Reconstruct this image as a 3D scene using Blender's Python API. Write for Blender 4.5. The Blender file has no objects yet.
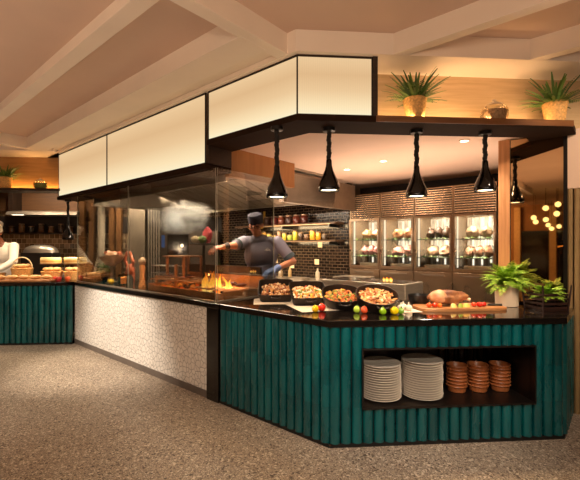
import bpy, math, random
from mathutils import Vector, Matrix, noise
R = math.radians
rnd = random.Random(7)
sc = bpy.context.scene
COL = sc.collection
PI = math.pi

# ------------------------------------------------------------------ frames (metres)
ZC = 1.45
C1 = (.284, 2.785)                       # front corner of the teal counter, on the floor
AD, AF, AR = R(-40.7), R(4.3), R(49.3)
def rot2(a, x, y): return (math.cos(a)*x - math.sin(a)*y, math.sin(a)*x + math.cos(a)*y)
_r = rot2(AF, 1.78, 0)
FR = {'W': (0, 0, 0), 'D': (C1[0], C1[1], AD), 'F': (C1[0], C1[1], AF), 'R': (C1[0]+_r[0], C1[1]+_r[1], AR)}
def W(fr, x, y, z=0):
    ox, oy, a = FR[fr]; p = rot2(a, x, y)
    return Vector((ox+p[0], oy+p[1], z))
def xy(fr, x, y):
    p = W(fr, x, y); return (p.x, p.y)
def ang(fr): return FR[fr][2]
nD = (-math.sin(AD), math.cos(AD)); nF = (-math.sin(AF), math.cos(AF))
def corner(P, o):                        # inward offset of a D/F corner
    k = 1 + nD[0]*nF[0] + nD[1]*nF[1]
    return (P[0] + o*(nD[0]+nF[0])/k, P[1] + o*(nD[1]+nF[1])/k)

# ------------------------------------------------------------------ materials
def lin(c):
    return tuple((x/255/12.92 if x/255 <= .04045 else ((x/255+.055)/1.055)**2.4) for x in c) + (1,)
_m = {}
class NT:
    def __init__(s, name):
        s.m = bpy.data.materials.new(name); s.m.use_nodes = True
        s.t = s.m.node_tree; s.t.nodes.clear()
        s.out = s.n('ShaderNodeOutputMaterial')
    def n(s, typ, **kw):
        nd = s.t.nodes.new(typ)
        for k, v in kw.items():
            if k.startswith('i_'):
                key = k[2:].replace('_', ' ')
                nd.inputs[int(key) if key.isdigit() else key].default_value = v
            else: setattr(nd, k, v)
        return nd
    def l(s, a, b): s.t.links.new(a, b)
def ramp(t, fac, stops, interp='LINEAR'):
    r = t.n('ShaderNodeValToRGB'); cr = r.color_ramp; cr.interpolation = interp
    while len(cr.elements) < len(stops): cr.elements.new(.5)
    for e, (p, c) in zip(cr.elements, stops): e.position = p; e.color = c
    t.l(fac, r.inputs[0]); return r.outputs[0]
def pbr(name, col, rough=.5, metal=0., var=.12, scale=12, bump=0., bscale=60, stretch=(1, 1, 1), coat=0., emit=None, es=0., isl=0., col2=None, spec=.5, sheen=0, rvar=0.):
    if name in _m: return _m[name]
    t = NT(name); c = lin(col); d = lin(col2) if col2 else tuple(x*(1-var) for x in c[:3])+(1,)
    c2 = c if col2 else tuple(min(1, x*(1+var)) for x in c[:3])+(1,)
    tc = t.n('ShaderNodeTexCoord'); mp = t.n('ShaderNodeMapping'); mp.inputs['Scale'].default_value = stretch
    t.l(tc.outputs['Object'], mp.inputs[0])
    nz = t.n('ShaderNodeTexNoise', i_Scale=scale, i_Detail=4); t.l(mp.outputs[0], nz.inputs['Vector'])
    colo = ramp(t, nz.outputs[0], [(.3, d), (.7, c2)])
    p = t.n('ShaderNodeBsdfPrincipled', i_Roughness=rough, i_Metallic=metal)
    p.inputs['Coat Weight'].default_value = coat; p.inputs['Coat Roughness'].default_value = .08
    p.inputs['Specular IOR Level'].default_value = spec
    if isl:
        g = t.n('ShaderNodeNewGeometry'); h = t.n('ShaderNodeHueSaturation')
        mr = t.n('ShaderNodeMapRange'); mr.inputs['To Min'].default_value = 1-isl; mr.inputs['To Max'].default_value = 1+isl
        t.l(g.outputs['Random Per Island'], mr.inputs[0]); t.l(mr.outputs[0], h.inputs['Value']); t.l(colo, h.inputs['Color']); colo = h.outputs[0]
    t.l(colo, p.inputs['Base Color'])
    if rvar:
        mr = t.n('ShaderNodeMapRange'); mr.inputs['To Min'].default_value = max(.02, rough-rvar); mr.inputs['To Max'].default_value = rough+rvar
        t.l(nz.outputs[0], mr.inputs[0]); t.l(mr.outputs[0], p.inputs['Roughness'])
    if bump:
        bz = t.n('ShaderNodeTexNoise', i_Scale=bscale, i_Detail=3); t.l(mp.outputs[0], bz.inputs['Vector'])
        b = t.n('ShaderNodeBump', i_Strength=bump, i_Distance=.01); t.l(bz.outputs[0], b.inputs['Height']); t.l(b.outputs[0], p.inputs['Normal'])
    if emit: p.inputs['Emission Color'].default_value = lin(emit); p.inputs['Emission Strength'].default_value = es
    t.l(p.outputs[0], t.out.inputs[0]); _m[name] = t.m; return t.m
def islands(name, cols, rough=.45, coat=.2):
    if name in _m: return _m[name]
    t = NT(name); g = t.n('ShaderNodeNewGeometry')
    c = ramp(t, g.outputs['Random Per Island'], [(i/len(cols), lin(x)) for i, x in enumerate(cols)], 'CONSTANT')
    p = t.n('ShaderNodeBsdfPrincipled', i_Roughness=rough); p.inputs['Coat Weight'].default_value = coat
    t.l(c, p.inputs['Base Color']); t.l(p.outputs[0], t.out.inputs[0]); _m[name] = t.m; return t.m
def glow(name, col, s):
    if name in _m: return _m[name]
    t = NT(name); e = t.n('ShaderNodeEmission', i_Strength=s); e.inputs[0].default_value = lin(col)
    t.l(e.outputs[0], t.out.inputs[0]); _m[name] = t.m; return t.m
def glass(name, tint=(255, 255, 255), refl=1.0, rough=.0):
    if name in _m: return _m[name]
    t = NT(name); a = t.n('ShaderNodeBsdfTransparent'); a.inputs[0].default_value = lin(tint)
    b = t.n('ShaderNodeBsdfGlossy', i_Roughness=rough); lw = t.n('ShaderNodeFresnel', i_IOR=1.45)
    mu = t.n('ShaderNodeMath', operation='MULTIPLY'); mu.inputs[1].default_value = refl
    mx = t.n('ShaderNodeMixShader'); t.l(lw.outputs[0], mu.inputs[0]); t.l(mu.outputs[0], mx.inputs[0]); t.l(a.outputs[0], mx.inputs[1]); t.l(b.outputs[0], mx.inputs[2])
    t.l(mx.outputs[0], t.out.inputs[0]); _m[name] = t.m; return t.m
def wood(name, c1, c2, rough=.45, axis='X', scale=3., dens=14, coat=.1):
    if name in _m: return _m[name]
    t = NT(name); tc = t.n('ShaderNodeTexCoord'); mp = t.n('ShaderNodeMapping')
    mp.inputs['Scale'].default_value = {'X': (1, dens, dens), 'Y': (dens, 1, dens), 'Z': (dens, dens, 1)}[axis]
    t.l(tc.outputs['Object'], mp.inputs[0])
    nz = t.n('ShaderNodeTexNoise', i_Scale=scale, i_Detail=6, i_Distortion=.4); t.l(mp.outputs[0], nz.inputs['Vector'])
    c = ramp(t, nz.outputs[0], [(.3, lin(c1)), (.7, lin(c2))])
    p = t.n('ShaderNodeBsdfPrincipled', i_Roughness=rough); p.inputs['Coat Weight'].default_value = coat
    t.l(c, p.inputs['Base Color']); t.l(p.outputs[0], t.out.inputs[0]); _m[name] = t.m; return t.m
def terrazzo():
    t = NT('terrazzo'); tc = t.n('ShaderNodeTexCoord')
    def layer(scale, seed):
        mp = t.n('ShaderNodeMapping'); mp.inputs['Location'].default_value = (seed, seed*.7, 0)
        t.l(tc.outputs['Object'], mp.inputs[0])
        v = t.n('ShaderNodeTexVoronoi', i_Scale=scale); t.l(mp.outputs[0], v.inputs['Vector'])
        s = t.n('ShaderNodeSeparateColor'); t.l(v.outputs['Color'], s.inputs[0]); return s.outputs[0], s.outputs[1]
    a, a2 = layer(190, 1); b, b2 = layer(85, 5)
    base = ramp(t, a, [(0, lin((104, 86, 68))), (.22, lin((150, 130, 108))), (.55, lin((166, 146, 122))), (.80, lin((134, 112, 88))), (.9, lin((206, 190, 164)))], 'CONSTANT')
    chips = ramp(t, b2, [(0, lin((84, 66, 52))), (.3, lin((206, 188, 160))), (.55, lin((164, 142, 112))), (.8, lin((116, 96, 74)))], 'CONSTANT')
    gt = t.n('ShaderNodeMath', operation='GREATER_THAN'); gt.inputs[1].default_value = .78; t.l(b, gt.inputs[0])
    mx = t.n('ShaderNodeMix', data_type='RGBA'); t.l(gt.outputs[0], mx.inputs[0]); t.l(base, mx.inputs[6]); t.l(chips, mx.inputs[7])
    nz = t.n('ShaderNodeTexNoise', i_Scale=1.3, i_Detail=3); t.l(tc.outputs['Object'], nz.inputs['Vector'])
    h = t.n('ShaderNodeHueSaturation'); h.inputs['Saturation'].default_value = .8; mr = t.n('ShaderNodeMapRange'); mr.inputs['To Min'].default_value = .74; mr.inputs['To Max'].default_value = 1.15
    t.l(nz.outputs[0], mr.inputs[0]); t.l(mr.outputs[0], h.inputs['Value']); t.l(mx.outputs[2], h.inputs['Color'])
    p = t.n('ShaderNodeBsdfPrincipled', i_Roughness=.42); p.inputs['Specular IOR Level'].default_value = .35
    t.l(h.outputs[0], p.inputs['Base Color']); t.l(p.outputs[0], t.out.inputs[0]); return t.m
def mosaic():
    t = NT('white_crackle_mosaic'); tc = t.n('ShaderNodeTexCoord'); sp = t.n('ShaderNodeSeparateXYZ'); cb = t.n('ShaderNodeCombineXYZ')
    t.l(tc.outputs['Object'], sp.inputs[0]); t.l(sp.outputs[0], cb.inputs[0]); t.l(sp.outputs[2], cb.inputs[1])
    nz = t.n('ShaderNodeTexNoise', i_Scale=6, i_Detail=2); t.l(cb.outputs[0], nz.inputs['Vector'])
    va = t.n('ShaderNodeVectorMath', operation='SCALE'); va.inputs['Scale'].default_value = .07; t.l(nz.outputs[1], va.inputs[0])
    ad = t.n('ShaderNodeVectorMath', operation='ADD'); t.l(cb.outputs[0], ad.inputs[0]); t.l(va.outputs[0], ad.inputs[1])
    v = t.n('ShaderNodeTexVoronoi', feature='DISTANCE_TO_EDGE', voronoi_dimensions='2D', i_Scale=19, i_Randomness=1.0); t.l(ad.outputs[0], v.inputs['Vector'])
    v2 = t.n('ShaderNodeTexVoronoi', voronoi_dimensions='2D', i_Scale=19, i_Randomness=1.0); t.l(ad.outputs[0], v2.inputs['Vector'])
    s = t.n('ShaderNodeSeparateColor'); t.l(v2.outputs['Color'], s.inputs[0])
    tile = ramp(t, s.outputs[0], [(0, lin((226, 220, 210))), (1, lin((238, 233, 224)))])
    g = ramp(t, v.outputs['Distance'], [(.018, (0, 0, 0, 1)), (.045, (1, 1, 1, 1))])
    mx = t.n('ShaderNodeMix', data_type='RGBA'); t.l(g, mx.inputs[0]); mx.inputs[6].default_value = lin((44, 36, 30)); t.l(tile, mx.inputs[7])
    p = t.n('ShaderNodeBsdfPrincipled', i_Roughness=.38); t.l(mx.outputs[2], p.inputs['Base Color'])
    b = t.n('ShaderNodeBump', i_Strength=.5, i_Distance=.004); t.l(g, b.inputs['Height']); t.l(b.outputs[0], p.inputs['Normal'])
    t.l(p.outputs[0], t.out.inputs[0]); return t.m
def diffuser():
    t = NT('glowing_ribbed_diffuser'); tc = t.n('ShaderNodeTexCoord'); sp = t.n('ShaderNodeSeparateXYZ'); t.l(tc.outputs['Generated'], sp.inputs[0])
    c = ramp(t, sp.outputs[2], [(0, lin((255, 240, 200))), (.14, lin((255, 230, 184))), (.42, lin((238, 202, 154))), (.7, lin((226, 186, 138))), (1, lin((238, 202, 154)))])
    wv = t.n('ShaderNodeTexWave', i_Scale=22, bands_direction='X'); t.l(tc.outputs['Object'], wv.inputs[0])
    mr = t.n('ShaderNodeMapRange'); mr.inputs['To Min'].default_value = .97; mr.inputs['To Max'].default_value = 1.02; t.l(wv.outputs[1], mr.inputs[0])
    e = t.n('ShaderNodeEmission'); t.l(c, e.inputs[0]); t.l(mr.outputs[0], e.inputs[1])
    gl = t.n('ShaderNodeBsdfGlossy', i_Roughness=.3); mx = t.n('ShaderNodeMixShader', i_0=.02); t.l(e.outputs[0], mx.inputs[1]); t.l(gl.outputs[0], mx.inputs[2])
    t.l(mx.outputs[0], t.out.inputs[0]); return t.m
def flame_mat():
    t = NT('flame'); tc = t.n('ShaderNodeTexCoord'); sp = t.n('ShaderNodeSeparateXYZ'); t.l(tc.outputs['Generated'], sp.inputs[0])
    c = ramp(t, sp.outputs[2], [(0, lin((255, 214, 120))), (.4, lin((255, 176, 60))), (1, lin((230, 90, 20)))])
    e = t.n('ShaderNodeEmission', i_Strength=2.6); t.l(c, e.inputs[0])
    tr = t.n('ShaderNodeBsdfTransparent'); lw = t.n('ShaderNodeLayerWeight', i_Blend=.35)
    mx = t.n('ShaderNodeMixShader'); t.l(lw.outputs['Facing'], mx.inputs[0]); t.l(e.outputs[0], mx.inputs[1]); t.l(tr.outputs[0], mx.inputs[2])
    t.l(mx.outputs[0], t.out.inputs[0]); return t.m
def blackwhite_tile(nm='dark_kitchen_tile', bw=.11, rh=.05, c1=(20, 15, 12), c2=(44, 33, 26), mo=(92, 76, 60)):
    t = NT(nm); tc = t.n('ShaderNodeTexCoord'); sp = t.n('ShaderNodeSeparateXYZ'); cb = t.n('ShaderNodeCombineXYZ')
    t.l(tc.outputs['Object'], sp.inputs[0]); t.l(sp.outputs[0], cb.inputs[0]); t.l(sp.outputs[2], cb.inputs[1])
    br = t.n('ShaderNodeTexBrick', i_Scale=1.0); t.l(cb.outputs[0], br.inputs['Vector'])
    br.inputs['Color1'].default_value = lin(c1); br.inputs['Color2'].default_value = lin(c2); br.inputs['Mortar'].default_value = lin(mo)
    br.inputs['Brick Width'].default_value = bw; br.inputs['Row Height'].default_value = rh; br.inputs['Mortar Size'].default_value = .0045
    p = t.n('ShaderNodeBsdfPrincipled', i_Roughness=.2); t.l(br.outputs[0], p.inputs['Base Color']); t.l(p.outputs[0], t.out.inputs[0]); return t.m

TERR, MOS, DIFF, FLAME, KTILE = terrazzo(), mosaic(), diffuser(), flame_mat(), blackwhite_tile()
TEAL = pbr('teal_glaze', (0, 92, 94), .28, 0, scale=9, stretch=(1, 1, .3), col2=(2, 64, 68), isl=.2, coat=.35, bump=.12, bscale=25, rvar=.08)
BLACK = pbr('black_stone', (20, 16, 14), .10, 0, var=.3, scale=30, coat=.3)
BLKMET = pbr('black_metal', (17, 15, 14), .35, .3)
PLINTH = pbr('black_plinth', (10, 9, 9), .5)
GREYP = pbr('grey_plinth', (104, 94, 86), .4)
STEEL = pbr('brushed_steel', (186, 174, 158), .32, .75, var=.12, scale=6, stretch=(1, 1, 14), rvar=.08)
STEELD = pbr('dim_steel', (140, 126, 110), .4, .55, var=.15, scale=5, rvar=.1)
BRONZE = pbr('dark_bronze', (46, 32, 22), .42, .3)
CEIL = pbr('ceiling_paint', (236, 220, 202), .8, var=.04, scale=2)  # soffit and beam tone lightened to imitate light on the beam faces
KCEIL = pbr('kitchen_ceiling_paint', (224, 196, 176), .75, var=.04, scale=2)
WOODL = wood('pale_oak', (196, 164, 122), (216, 186, 144), .5, 'X')
WOODO = wood('golden_oak', (160, 116, 68), (184, 138, 86), .5, 'X')
WOODD = wood('dark_walnut', (30, 19, 12), (50, 32, 20), .45, 'X')
BOARD = wood('board_wood', (150, 96, 52), (190, 132, 78), .5, 'X')
IRON = pbr('cast_iron', (40, 31, 27), .42, .4, bump=.2, bscale=150)
WHITE = pbr('white_china', (236, 224, 206), .22, var=.03, coat=.3)
BROWN = pbr('brown_stoneware', (156, 90, 48), .4, var=.2, scale=20)
GLASS = glass('clear_glass', (246, 246, 242), .75)
JARGL = glass('jar_glass', (236, 232, 220), 1.2)
EDGE = pbr('glass_edge', (170, 164, 146), .2)
CREAM = pbr('cream_ceramic', (232, 212, 184), .45, var=.04)
BASKET = pbr('woven_straw', (214, 164, 96), .7, var=.3, scale=60, bump=.4, bscale=90)
LEAF = islands('fern_leaf', [(120, 168, 36), (146, 190, 50), (170, 208, 66), (96, 146, 32), (190, 220, 84)], .5, .05)
LEAFD = islands('dark_leaf', [(74, 108, 44), (96, 130, 52), (60, 92, 42), (116, 146, 64)], .5, .05)
LAMPGL = glow('lamp_bulb_glow', (255, 232, 190), 9)
SKIN = pbr('skin', (190, 124, 90), .5, var=.06, scale=30)
BONE = pbr('white_cloth', (236, 228, 216), .8, var=.05, scale=10, bump=.2, bscale=20)

# ------------------------------------------------------------------ mesh builder
class B:
    def __init__(s): s.v = []; s.f = []; s.T = Matrix.Identity(4)
    def add(s, vs, fs):
        o = len(s.v); s.v += [tuple(s.T @ Vector(p)) for p in vs]; s.f += [tuple(i+o for i in f) for f in fs]; return s
    def box(s, x0, x1, y0, y1, z0, z1):
        return s.add([(x0, y0, z0), (x1, y0, z0), (x1, y1, z0), (x0, y1, z0), (x0, y0, z1), (x1, y0, z1), (x1, y1, z1), (x0, y1, z1)],
                     [(0, 3, 2, 1), (4, 5, 6, 7), (0, 1, 5, 4), (1, 2, 6, 5), (2, 3, 7, 6), (3, 0, 4, 7)])
    def prism(s, poly, z0, z1):
        n = len(poly); a = sum(poly[i][0]*poly[(i+1) % n][1]-poly[(i+1) % n][0]*poly[i][1] for i in range(n))
        if a < 0: poly = poly[::-1]
        return s.add([(p[0], p[1], z0) for p in poly]+[(p[0], p[1], z1) for p in poly],
                     [tuple(range(n-1, -1, -1)), tuple(range(n, 2*n))]+[(i, (i+1) % n, (i+1) % n+n, i+n) for i in range(n)])
    def rings(s, rs, cap0=True, cap1=True):          # list of rings (equal length lists of points)
        n = len(rs[0]); vs = [p for r in rs for p in r]; fs = []
        for k in range(len(rs)-1):
            for i in range(n):
                j = (i+1) % n; fs.append((k*n+i, k*n+j, (k+1)*n+j, (k+1)*n+i))
        if cap0: fs.append(tuple(range(n-1, -1, -1)))
        if cap1: fs.append(tuple((len(rs)-1)*n+i for i in range(n)))
        return s.add(vs, fs)
    def lathe(s, prof, n=20, c=(0, 0, 0), sx=1, sy=1, e=2., cap0=True, cap1=True, a0=0):
        rs = []
        for r, z in prof:
            ring = []
            for i in range(n):
                t = 2*PI*i/n + a0; ct, st = math.cos(t), math.sin(t)
                k = 1 if e == 2 else (abs(ct)**e+abs(st)**e)**(-1/e)
                ring.append((c[0]+r*sx*ct*k, c[1]+r*sy*st*k, c[2]+z))
            rs.append(ring)
        return s.rings(rs, cap0, cap1)
    def tube(s, pts, r, n=8, caps=True):
        pts = [Vector(p) for p in pts]; rs = []
        if not hasattr(r, '__len__'): r = [r]*len(pts)
        up = Vector((0, 0, 1))
        t0 = (pts[1]-pts[0]).normalized()
        if abs(t0.dot(up)) > .95: up = Vector((1, 0, 0))
        u = t0.cross(up).normalized()
        for i, p in enumerate(pts):
            t = (pts[min(i+1, len(pts)-1)]-pts[max(i-1, 0)]).normalized()
            u = (u - t*u.dot(t)).normalized(); w = t.cross(u)
            rs.append([tuple(p+(u*math.cos(2*PI*k/n)+w*math.sin(2*PI*k/n))*r[i]) for k in range(n)])
        return s.rings(rs, caps, caps)
    def cap(s, p0, p1, r0, r1, n=12):                # tapered capsule
        p0, p1 = Vector(p0), Vector(p1); d = (p1-p0); L = d.length; d.normalize(); pts = []; rr = []
        for k in range(4): a = PI/2*(1-k/4); pts.append(p0-d*r0*math.sin(a)); rr.append(max(.0008, r0*math.cos(a)))
        pts.append(p0); rr.append(r0); pts.append(p1); rr.append(r1)
        for k in range(1, 5): a = PI/2*k/4; pts.append(p1+d*r1*math.sin(a)); rr.append(max(.0008, r1*math.cos(a)))
        return s.tube(pts, rr, n)
    def ell(s, c, r, n=14, m=9, rz=0, rx=0, ry=0, jit=0, seed=0):
        Mx = Matrix.Translation(c) @ Matrix.Rotation(rz, 4, 'Z') @ Matrix.Rotation(ry, 4, 'Y') @ Matrix.Rotation(rx, 4, 'X')
        rs = []
        for k in range(m+1):
            a = -PI/2+PI*k/m; ca, sa = max(.02, math.cos(a)), math.sin(a); ring = []
            for i in range(n):
                t = 2*PI*i/n; q = Vector((ca*math.cos(t), ca*math.sin(t), sa))
                if jit: q *= 1+jit*noise.noise(q*1.7+Vector((seed*3.1, seed, 0)))
                ring.append(tuple(Mx @ Vector((q.x*r[0], q.y*r[1], q.z*r[2]))))
            rs.append(ring)
        return s.rings(rs)
    def build(s, name, mat, parent=None, loc=(0, 0, 0), rz=0, smooth=False, bevel=0, remesh=0, rx=0):
        me = bpy.data.meshes.new(name); me.from_pydata(s.v, [], s.f); me.update()
        if smooth: me.polygons.foreach_set('use_smooth', [True]*len(me.polygons))
        me.materials.append(mat); o = bpy.data.objects.new(name, me); COL.objects.link(o)
        o.location = loc; o.rotation_euler = (rx, 0, rz)
        if parent: o.parent = parent
        if bevel:
            m = o.modifiers.new('bevel', 'BEVEL'); m.width = bevel; m.segments = 2; m.limit_method = 'ANGLE'
        if remesh:
            m = o.modifiers.new('remesh', 'REMESH'); m.mode = 'VOXEL'; m.voxel_size = remesh; m.use_smooth_shade = True
            k = o.modifiers.new('smooth', 'SMOOTH'); k.iterations = 3; k.factor = .5
        if smooth and not remesh:
            try: me.set_sharp_from_angle(angle=R(50))
            except Exception: pass
        return o
def tag(o, label, cat, group=None, kind=None):
    if label: o['label'] = label
    if cat: o['category'] = cat
    if group: o['group'] = group
    if kind: o['kind'] = kind
    return o
def thing(name, label, cat, loc, rz=0, group=None):
    o = bpy.data.objects.new(name, None); COL.objects.link(o); o.empty_display_size = .1
    o.location = loc; o.rotation_euler = (0, 0, rz); return tag(o, label, cat, group)
def S(name, b, mat, fr='W', bevel=0):
    o = b.build(name, mat, None, (FR[fr][0], FR[fr][1], 0), ang(fr), bevel=bevel); o['kind'] = 'structure'; return o
def dup(root, loc, rz, label=None, group=None):
    def cp(o, par):
        c = o.copy(); COL.objects.link(c); c.parent = par
        for ch in [x for x in list(o.children)]: cp(ch, c)
        return c
    c = root.copy(); COL.objects.link(c); c.location = loc; c.rotation_euler = (root.rotation_euler.x, root.rotation_euler.y, rz)
    for ch in list(root.children): cp(ch, c)
    if label: c['label'] = label
    if group: c['group'] = group
    return c
def light(name, typ, loc, energy, col, target=None, size=.1, size_y=None, spot=60, blend=.6):
    d = bpy.data.lights.new(name, typ); d.energy = energy; d.color = lin(col)[:3]
    if typ == 'AREA':
        d.size = size
        if size_y: d.shape = 'RECTANGLE'; d.size_y = size_y
    else: d.shadow_soft_size = size
    if typ == 'SPOT': d.spot_size = R(spot); d.spot_blend = blend
    o = bpy.data.objects.new(name, d); COL.objects.link(o); o.location = loc
    if target is not None: o.rotation_euler = (Vector(target)-Vector(loc)).to_track_quat('-Z', 'Y').to_euler()
    return o

# ================================================================== SETTING
S('floor', B().box(-14, 8, -9, 14, -.1, 0), TERR)
LBC = (.059, 2.979)                       # corner of the light boxes
def lb(o): return corner(LBC, o)
def band(o0, o1, z0, z1, dl=6.2, fl=4.0, name='trim_1', mat=CEIL):
    def far(o, k):
        c = lb(o); a = (AD if k == 'D' else AF); L = -dl if k == 'D' else fl
        p = rot2(a, L, 0); return (c[0]+p[0], c[1]+p[1])
    return B().prism([far(o0, 'D'), lb(o0), far(o0, 'F'), far(o1, 'F'), lb(o1), far(o1, 'D')], z0, z1)
# raised ceiling, soffit and beams over the dining side
S('ceiling', B().box(-14, 8, -9, 14, 3.09, 3.2), pbr('ceiling_panel_paint', (212, 184, 164), .8, var=.03, scale=2))  # panels coloured darker and pinker to imitate shade between the lit beams
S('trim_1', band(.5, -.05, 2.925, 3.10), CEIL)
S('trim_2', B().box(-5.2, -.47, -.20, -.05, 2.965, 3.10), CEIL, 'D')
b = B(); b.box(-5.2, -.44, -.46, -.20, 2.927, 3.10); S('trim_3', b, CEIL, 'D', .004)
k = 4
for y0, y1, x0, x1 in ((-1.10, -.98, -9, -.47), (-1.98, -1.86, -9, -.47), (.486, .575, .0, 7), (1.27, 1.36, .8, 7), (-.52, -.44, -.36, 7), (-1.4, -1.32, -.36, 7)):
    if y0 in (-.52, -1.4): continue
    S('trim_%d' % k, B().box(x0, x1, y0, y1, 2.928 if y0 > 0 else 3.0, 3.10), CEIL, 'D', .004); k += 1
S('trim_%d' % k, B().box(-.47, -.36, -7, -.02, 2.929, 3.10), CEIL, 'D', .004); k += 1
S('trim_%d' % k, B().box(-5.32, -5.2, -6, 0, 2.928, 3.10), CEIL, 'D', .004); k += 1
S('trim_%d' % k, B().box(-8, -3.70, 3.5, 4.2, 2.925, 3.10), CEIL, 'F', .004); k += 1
# bottom slabs below the light boxes and the shelf
SLAB = pbr('dark_slab', (40, 25, 16), .8, spec=.1)
def far_pt(o, a, L):
    c = lb(o); p = rot2(a, L, 0); return (c[0]+p[0], c[1]+p[1])
r_dir = (math.cos(AR), math.sin(AR))
pF0 = xy('F', 2.02, .19); pF1 = xy('F', 1.86, .52)
S('trim_%d' % k, B().prism([far_pt(-.02, AD, -1.11), lb(-.02), pF0, (pF0[0]+r_dir[0]*1.2, pF0[1]+r_dir[1]*1.2), (pF1[0]+r_dir[0]*1.2, pF1[1]+r_dir[1]*1.2), pF1, lb(.31), far_pt(.31, AD, -1.11)], 2.412, 2.458), SLAB); k += 1
S('trim_%d' % k, B().box(-5.30, -1.42, -.02, .30, 2.19, 2.243), SLAB, 'D'); k += 1
S('trim_%d' % k, B().box(-1.447, -1.405, .0, .29, 2.243, 2.91), WOODD, 'D'); k += 1
# kitchen ceiling
ci = lb(.33)
S('ceiling_kitchen', B().prism([xy('D', -5.3, .33), ci, xy('F', 3.6, .54), xy('D', 3.2, 3.7), xy('D', -5.2, 3.7)], 2.46, 2.55), KCEIL)
S('trim_%d' % k, B().box(.40, 2.02, .178, .192, 2.414, 2.462), wood('shelf_nosing', (104, 66, 36), (134, 88, 50), .35, 'X'), 'F'); k += 1
# walls of the kitchen
S('wall_back', B().box(-5.4, -1.72, 3.0, 3.1, 0, 3.1), KTILE, 'D')
S('wall_recess', B().box(-1.9, 3.4, 3.66, 3.75, 0, 3.1), pbr('dark_wall', (30, 22, 17), .6), 'D')
S('wall_left', B().box(-9, -1.0, 5.6, 5.7, 0, 3.1), blackwhite_tile('far_kitchen_tile', .10, .10, (84, 64, 46), (150, 126, 98), (196, 174, 142)), 'F')
DARKW = pbr('dark_brown_wall', (38, 27, 20), .6)
# pieces above the tile on the far-left wall
S('trim_%d' % k, B().box(-9, -1.2, 5.57, 5.6, 1.72, 2.06), DARKW, 'F'); k += 1
S('trim_%d' % k, B().box(-9, -1.2, 5.5, 5.6, 2.16, 3.1), wood('brown_oak', (78, 50, 26), (100, 66, 34), .55, 'X'), 'F'); k += 1
S('trim_%d' % k, B().box(-5.42, -5.34, 5.2, 5.5, 2.06, 2.6), WOODD, 'F'); k += 1
# shelf niche on the right (pale oak)
S('wall_shelf', B().box(.40, 3.4, .50, .53, 2.458, 3.1), WOODL, 'F')
S('trim_%d' % k, B().box(.375, .415, .195, .50, 2.458, 2.925), WOODD, 'F'); k += 1
# shelf niche on the far left
S('wall_shelf_left', B().box(-7, -3.55, 3.98, 4.01, 2.35, 2.95), WOODO, 'F')
S('trim_%d' % k, B().box(-7, -3.70, 3.69, 3.98, 2.33, 2.372), WOODD, 'F'); k += 1
# right pillar: mirror wall + ribbed wall + white bulkhead
RIB = pbr('ribbed_panel', (150, 124, 84), .55)
S('wall_pillar', B().box(.695, 2.6, 1.87, 2.25, 0, 2.46), DARKW, 'D')
S('trim_%d' % k, B().box(.692, .79, 1.835, 1.87, 0, 2.46), wood('copper_oak', (190, 130, 84), (216, 158, 108), .4, 'Z'), 'D'); k += 1
b = B()
for i in range(24):
    x = 1.25+i*.05; b.lathe([(.021, 0), (.021, 1.95)], 10, (x, 1.865, 0))
S('wall_right', b, RIB, 'D')
S('trim_%d' % k, B().box(1.235, 2.6, 1.84, 1.87, 1.95, 2.46), KCEIL, 'D'); k += 1
# dining-room wall seen in the mirror
b = B(); b.box(-6, 5, -12.2, -12.0, 0, 3.1); S('wall_dining', b, pbr('dining_wall', (150, 104, 58), .6), 'D')
for i, x in enumerate((-1.75, -.55, .35, 1.6)):
    S('trim_%d' % k, B().box(x, x+.22, -12.0, -11.85, 0, 3.0), pbr('cream_column', (214, 176, 120), .6), 'D'); k += 1
S('window_1', B().box(-1.5, -.58, -11.99, -11.95, 0, 2.05), pbr('dark_glass', (12, 9, 8), .1), 'D')
S('window_2', B().box(-.3, .33, -11.99, -11.95, 0, 2.05), _m['dark_glass'], 'D')
b = B(); 
for i in range(15): b.ell((-.28+i*.043, -11.93, 1.42+.03*math.sin(i*.5)), (.012, .012, .012), 8, 5)
fl = b.build('string_lights', glow('amber_glow', (255, 150, 50), 5), None, (FR['D'][0], FR['D'][1], 0), AD)
tag(fl, 'string of tiny amber lights across the dark window, reflected in the mirror', 'lights')

# ================================================================== COUNTERS
def battens(b, x0, n, w, segs, y=0.0, bulge=.02):
    for i in range(n):
        xa = x0+i*w+.004; xb = x0+(i+1)*w-.004
        for z0, z1 in segs:
            prof = []
            for q in range(9):
                t = q/8; prof.append((xa+(xb-xa)*t, y+.006-(bulge+.012)*math.sin(PI*(.04+.92*t))**.62))
            prof += [(xb, y+.01), (xa, y+.01)]
            b.prism(prof, z0+.0008, z1-.0008)
    return b
ROWS = [(.03, .287), (.287, .558), (.558, .866)]
t = thing('buffet_counter', 'faceted teal-tiled buffet counter with a dark plate niche', 'counter', W('F', 0, 0), AF)
def toF(p):     # world xy -> local F
    dx, dy = p[0]-C1[0], p[1]-C1[1]; return rot2(-AF, dx, dy)
AA = AD-AF
def Dl(x, y): return rot2(AA, x, y)
w = 1.22/15
b = B(); b.T = Matrix.Rotation(AA, 4, 'Z'); battens(b, -1.22, 15, w, ROWS); b.build('tile_cladding', TEAL, t, smooth=True)
w = 1.78/22; nx0, nx1 = 3*w, 19*w
b = B(); battens(b, 0, 3, w, ROWS); battens(b, 19*w, 3, w, ROWS); battens(b, 3*w, 16, w, [(.03, .287), (.70, .866)]); b.build('tile_cladding', TEAL, t, smooth=True)
w = .56/7
b = B(); b.T = Matrix.Translation((1.78, 0, 0)) @ Matrix.Rotation(AR-AF, 4, 'Z'); battens(b, 0, 7, w, ROWS); b.build('tile_cladding', TEAL, t, smooth=True)
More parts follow.
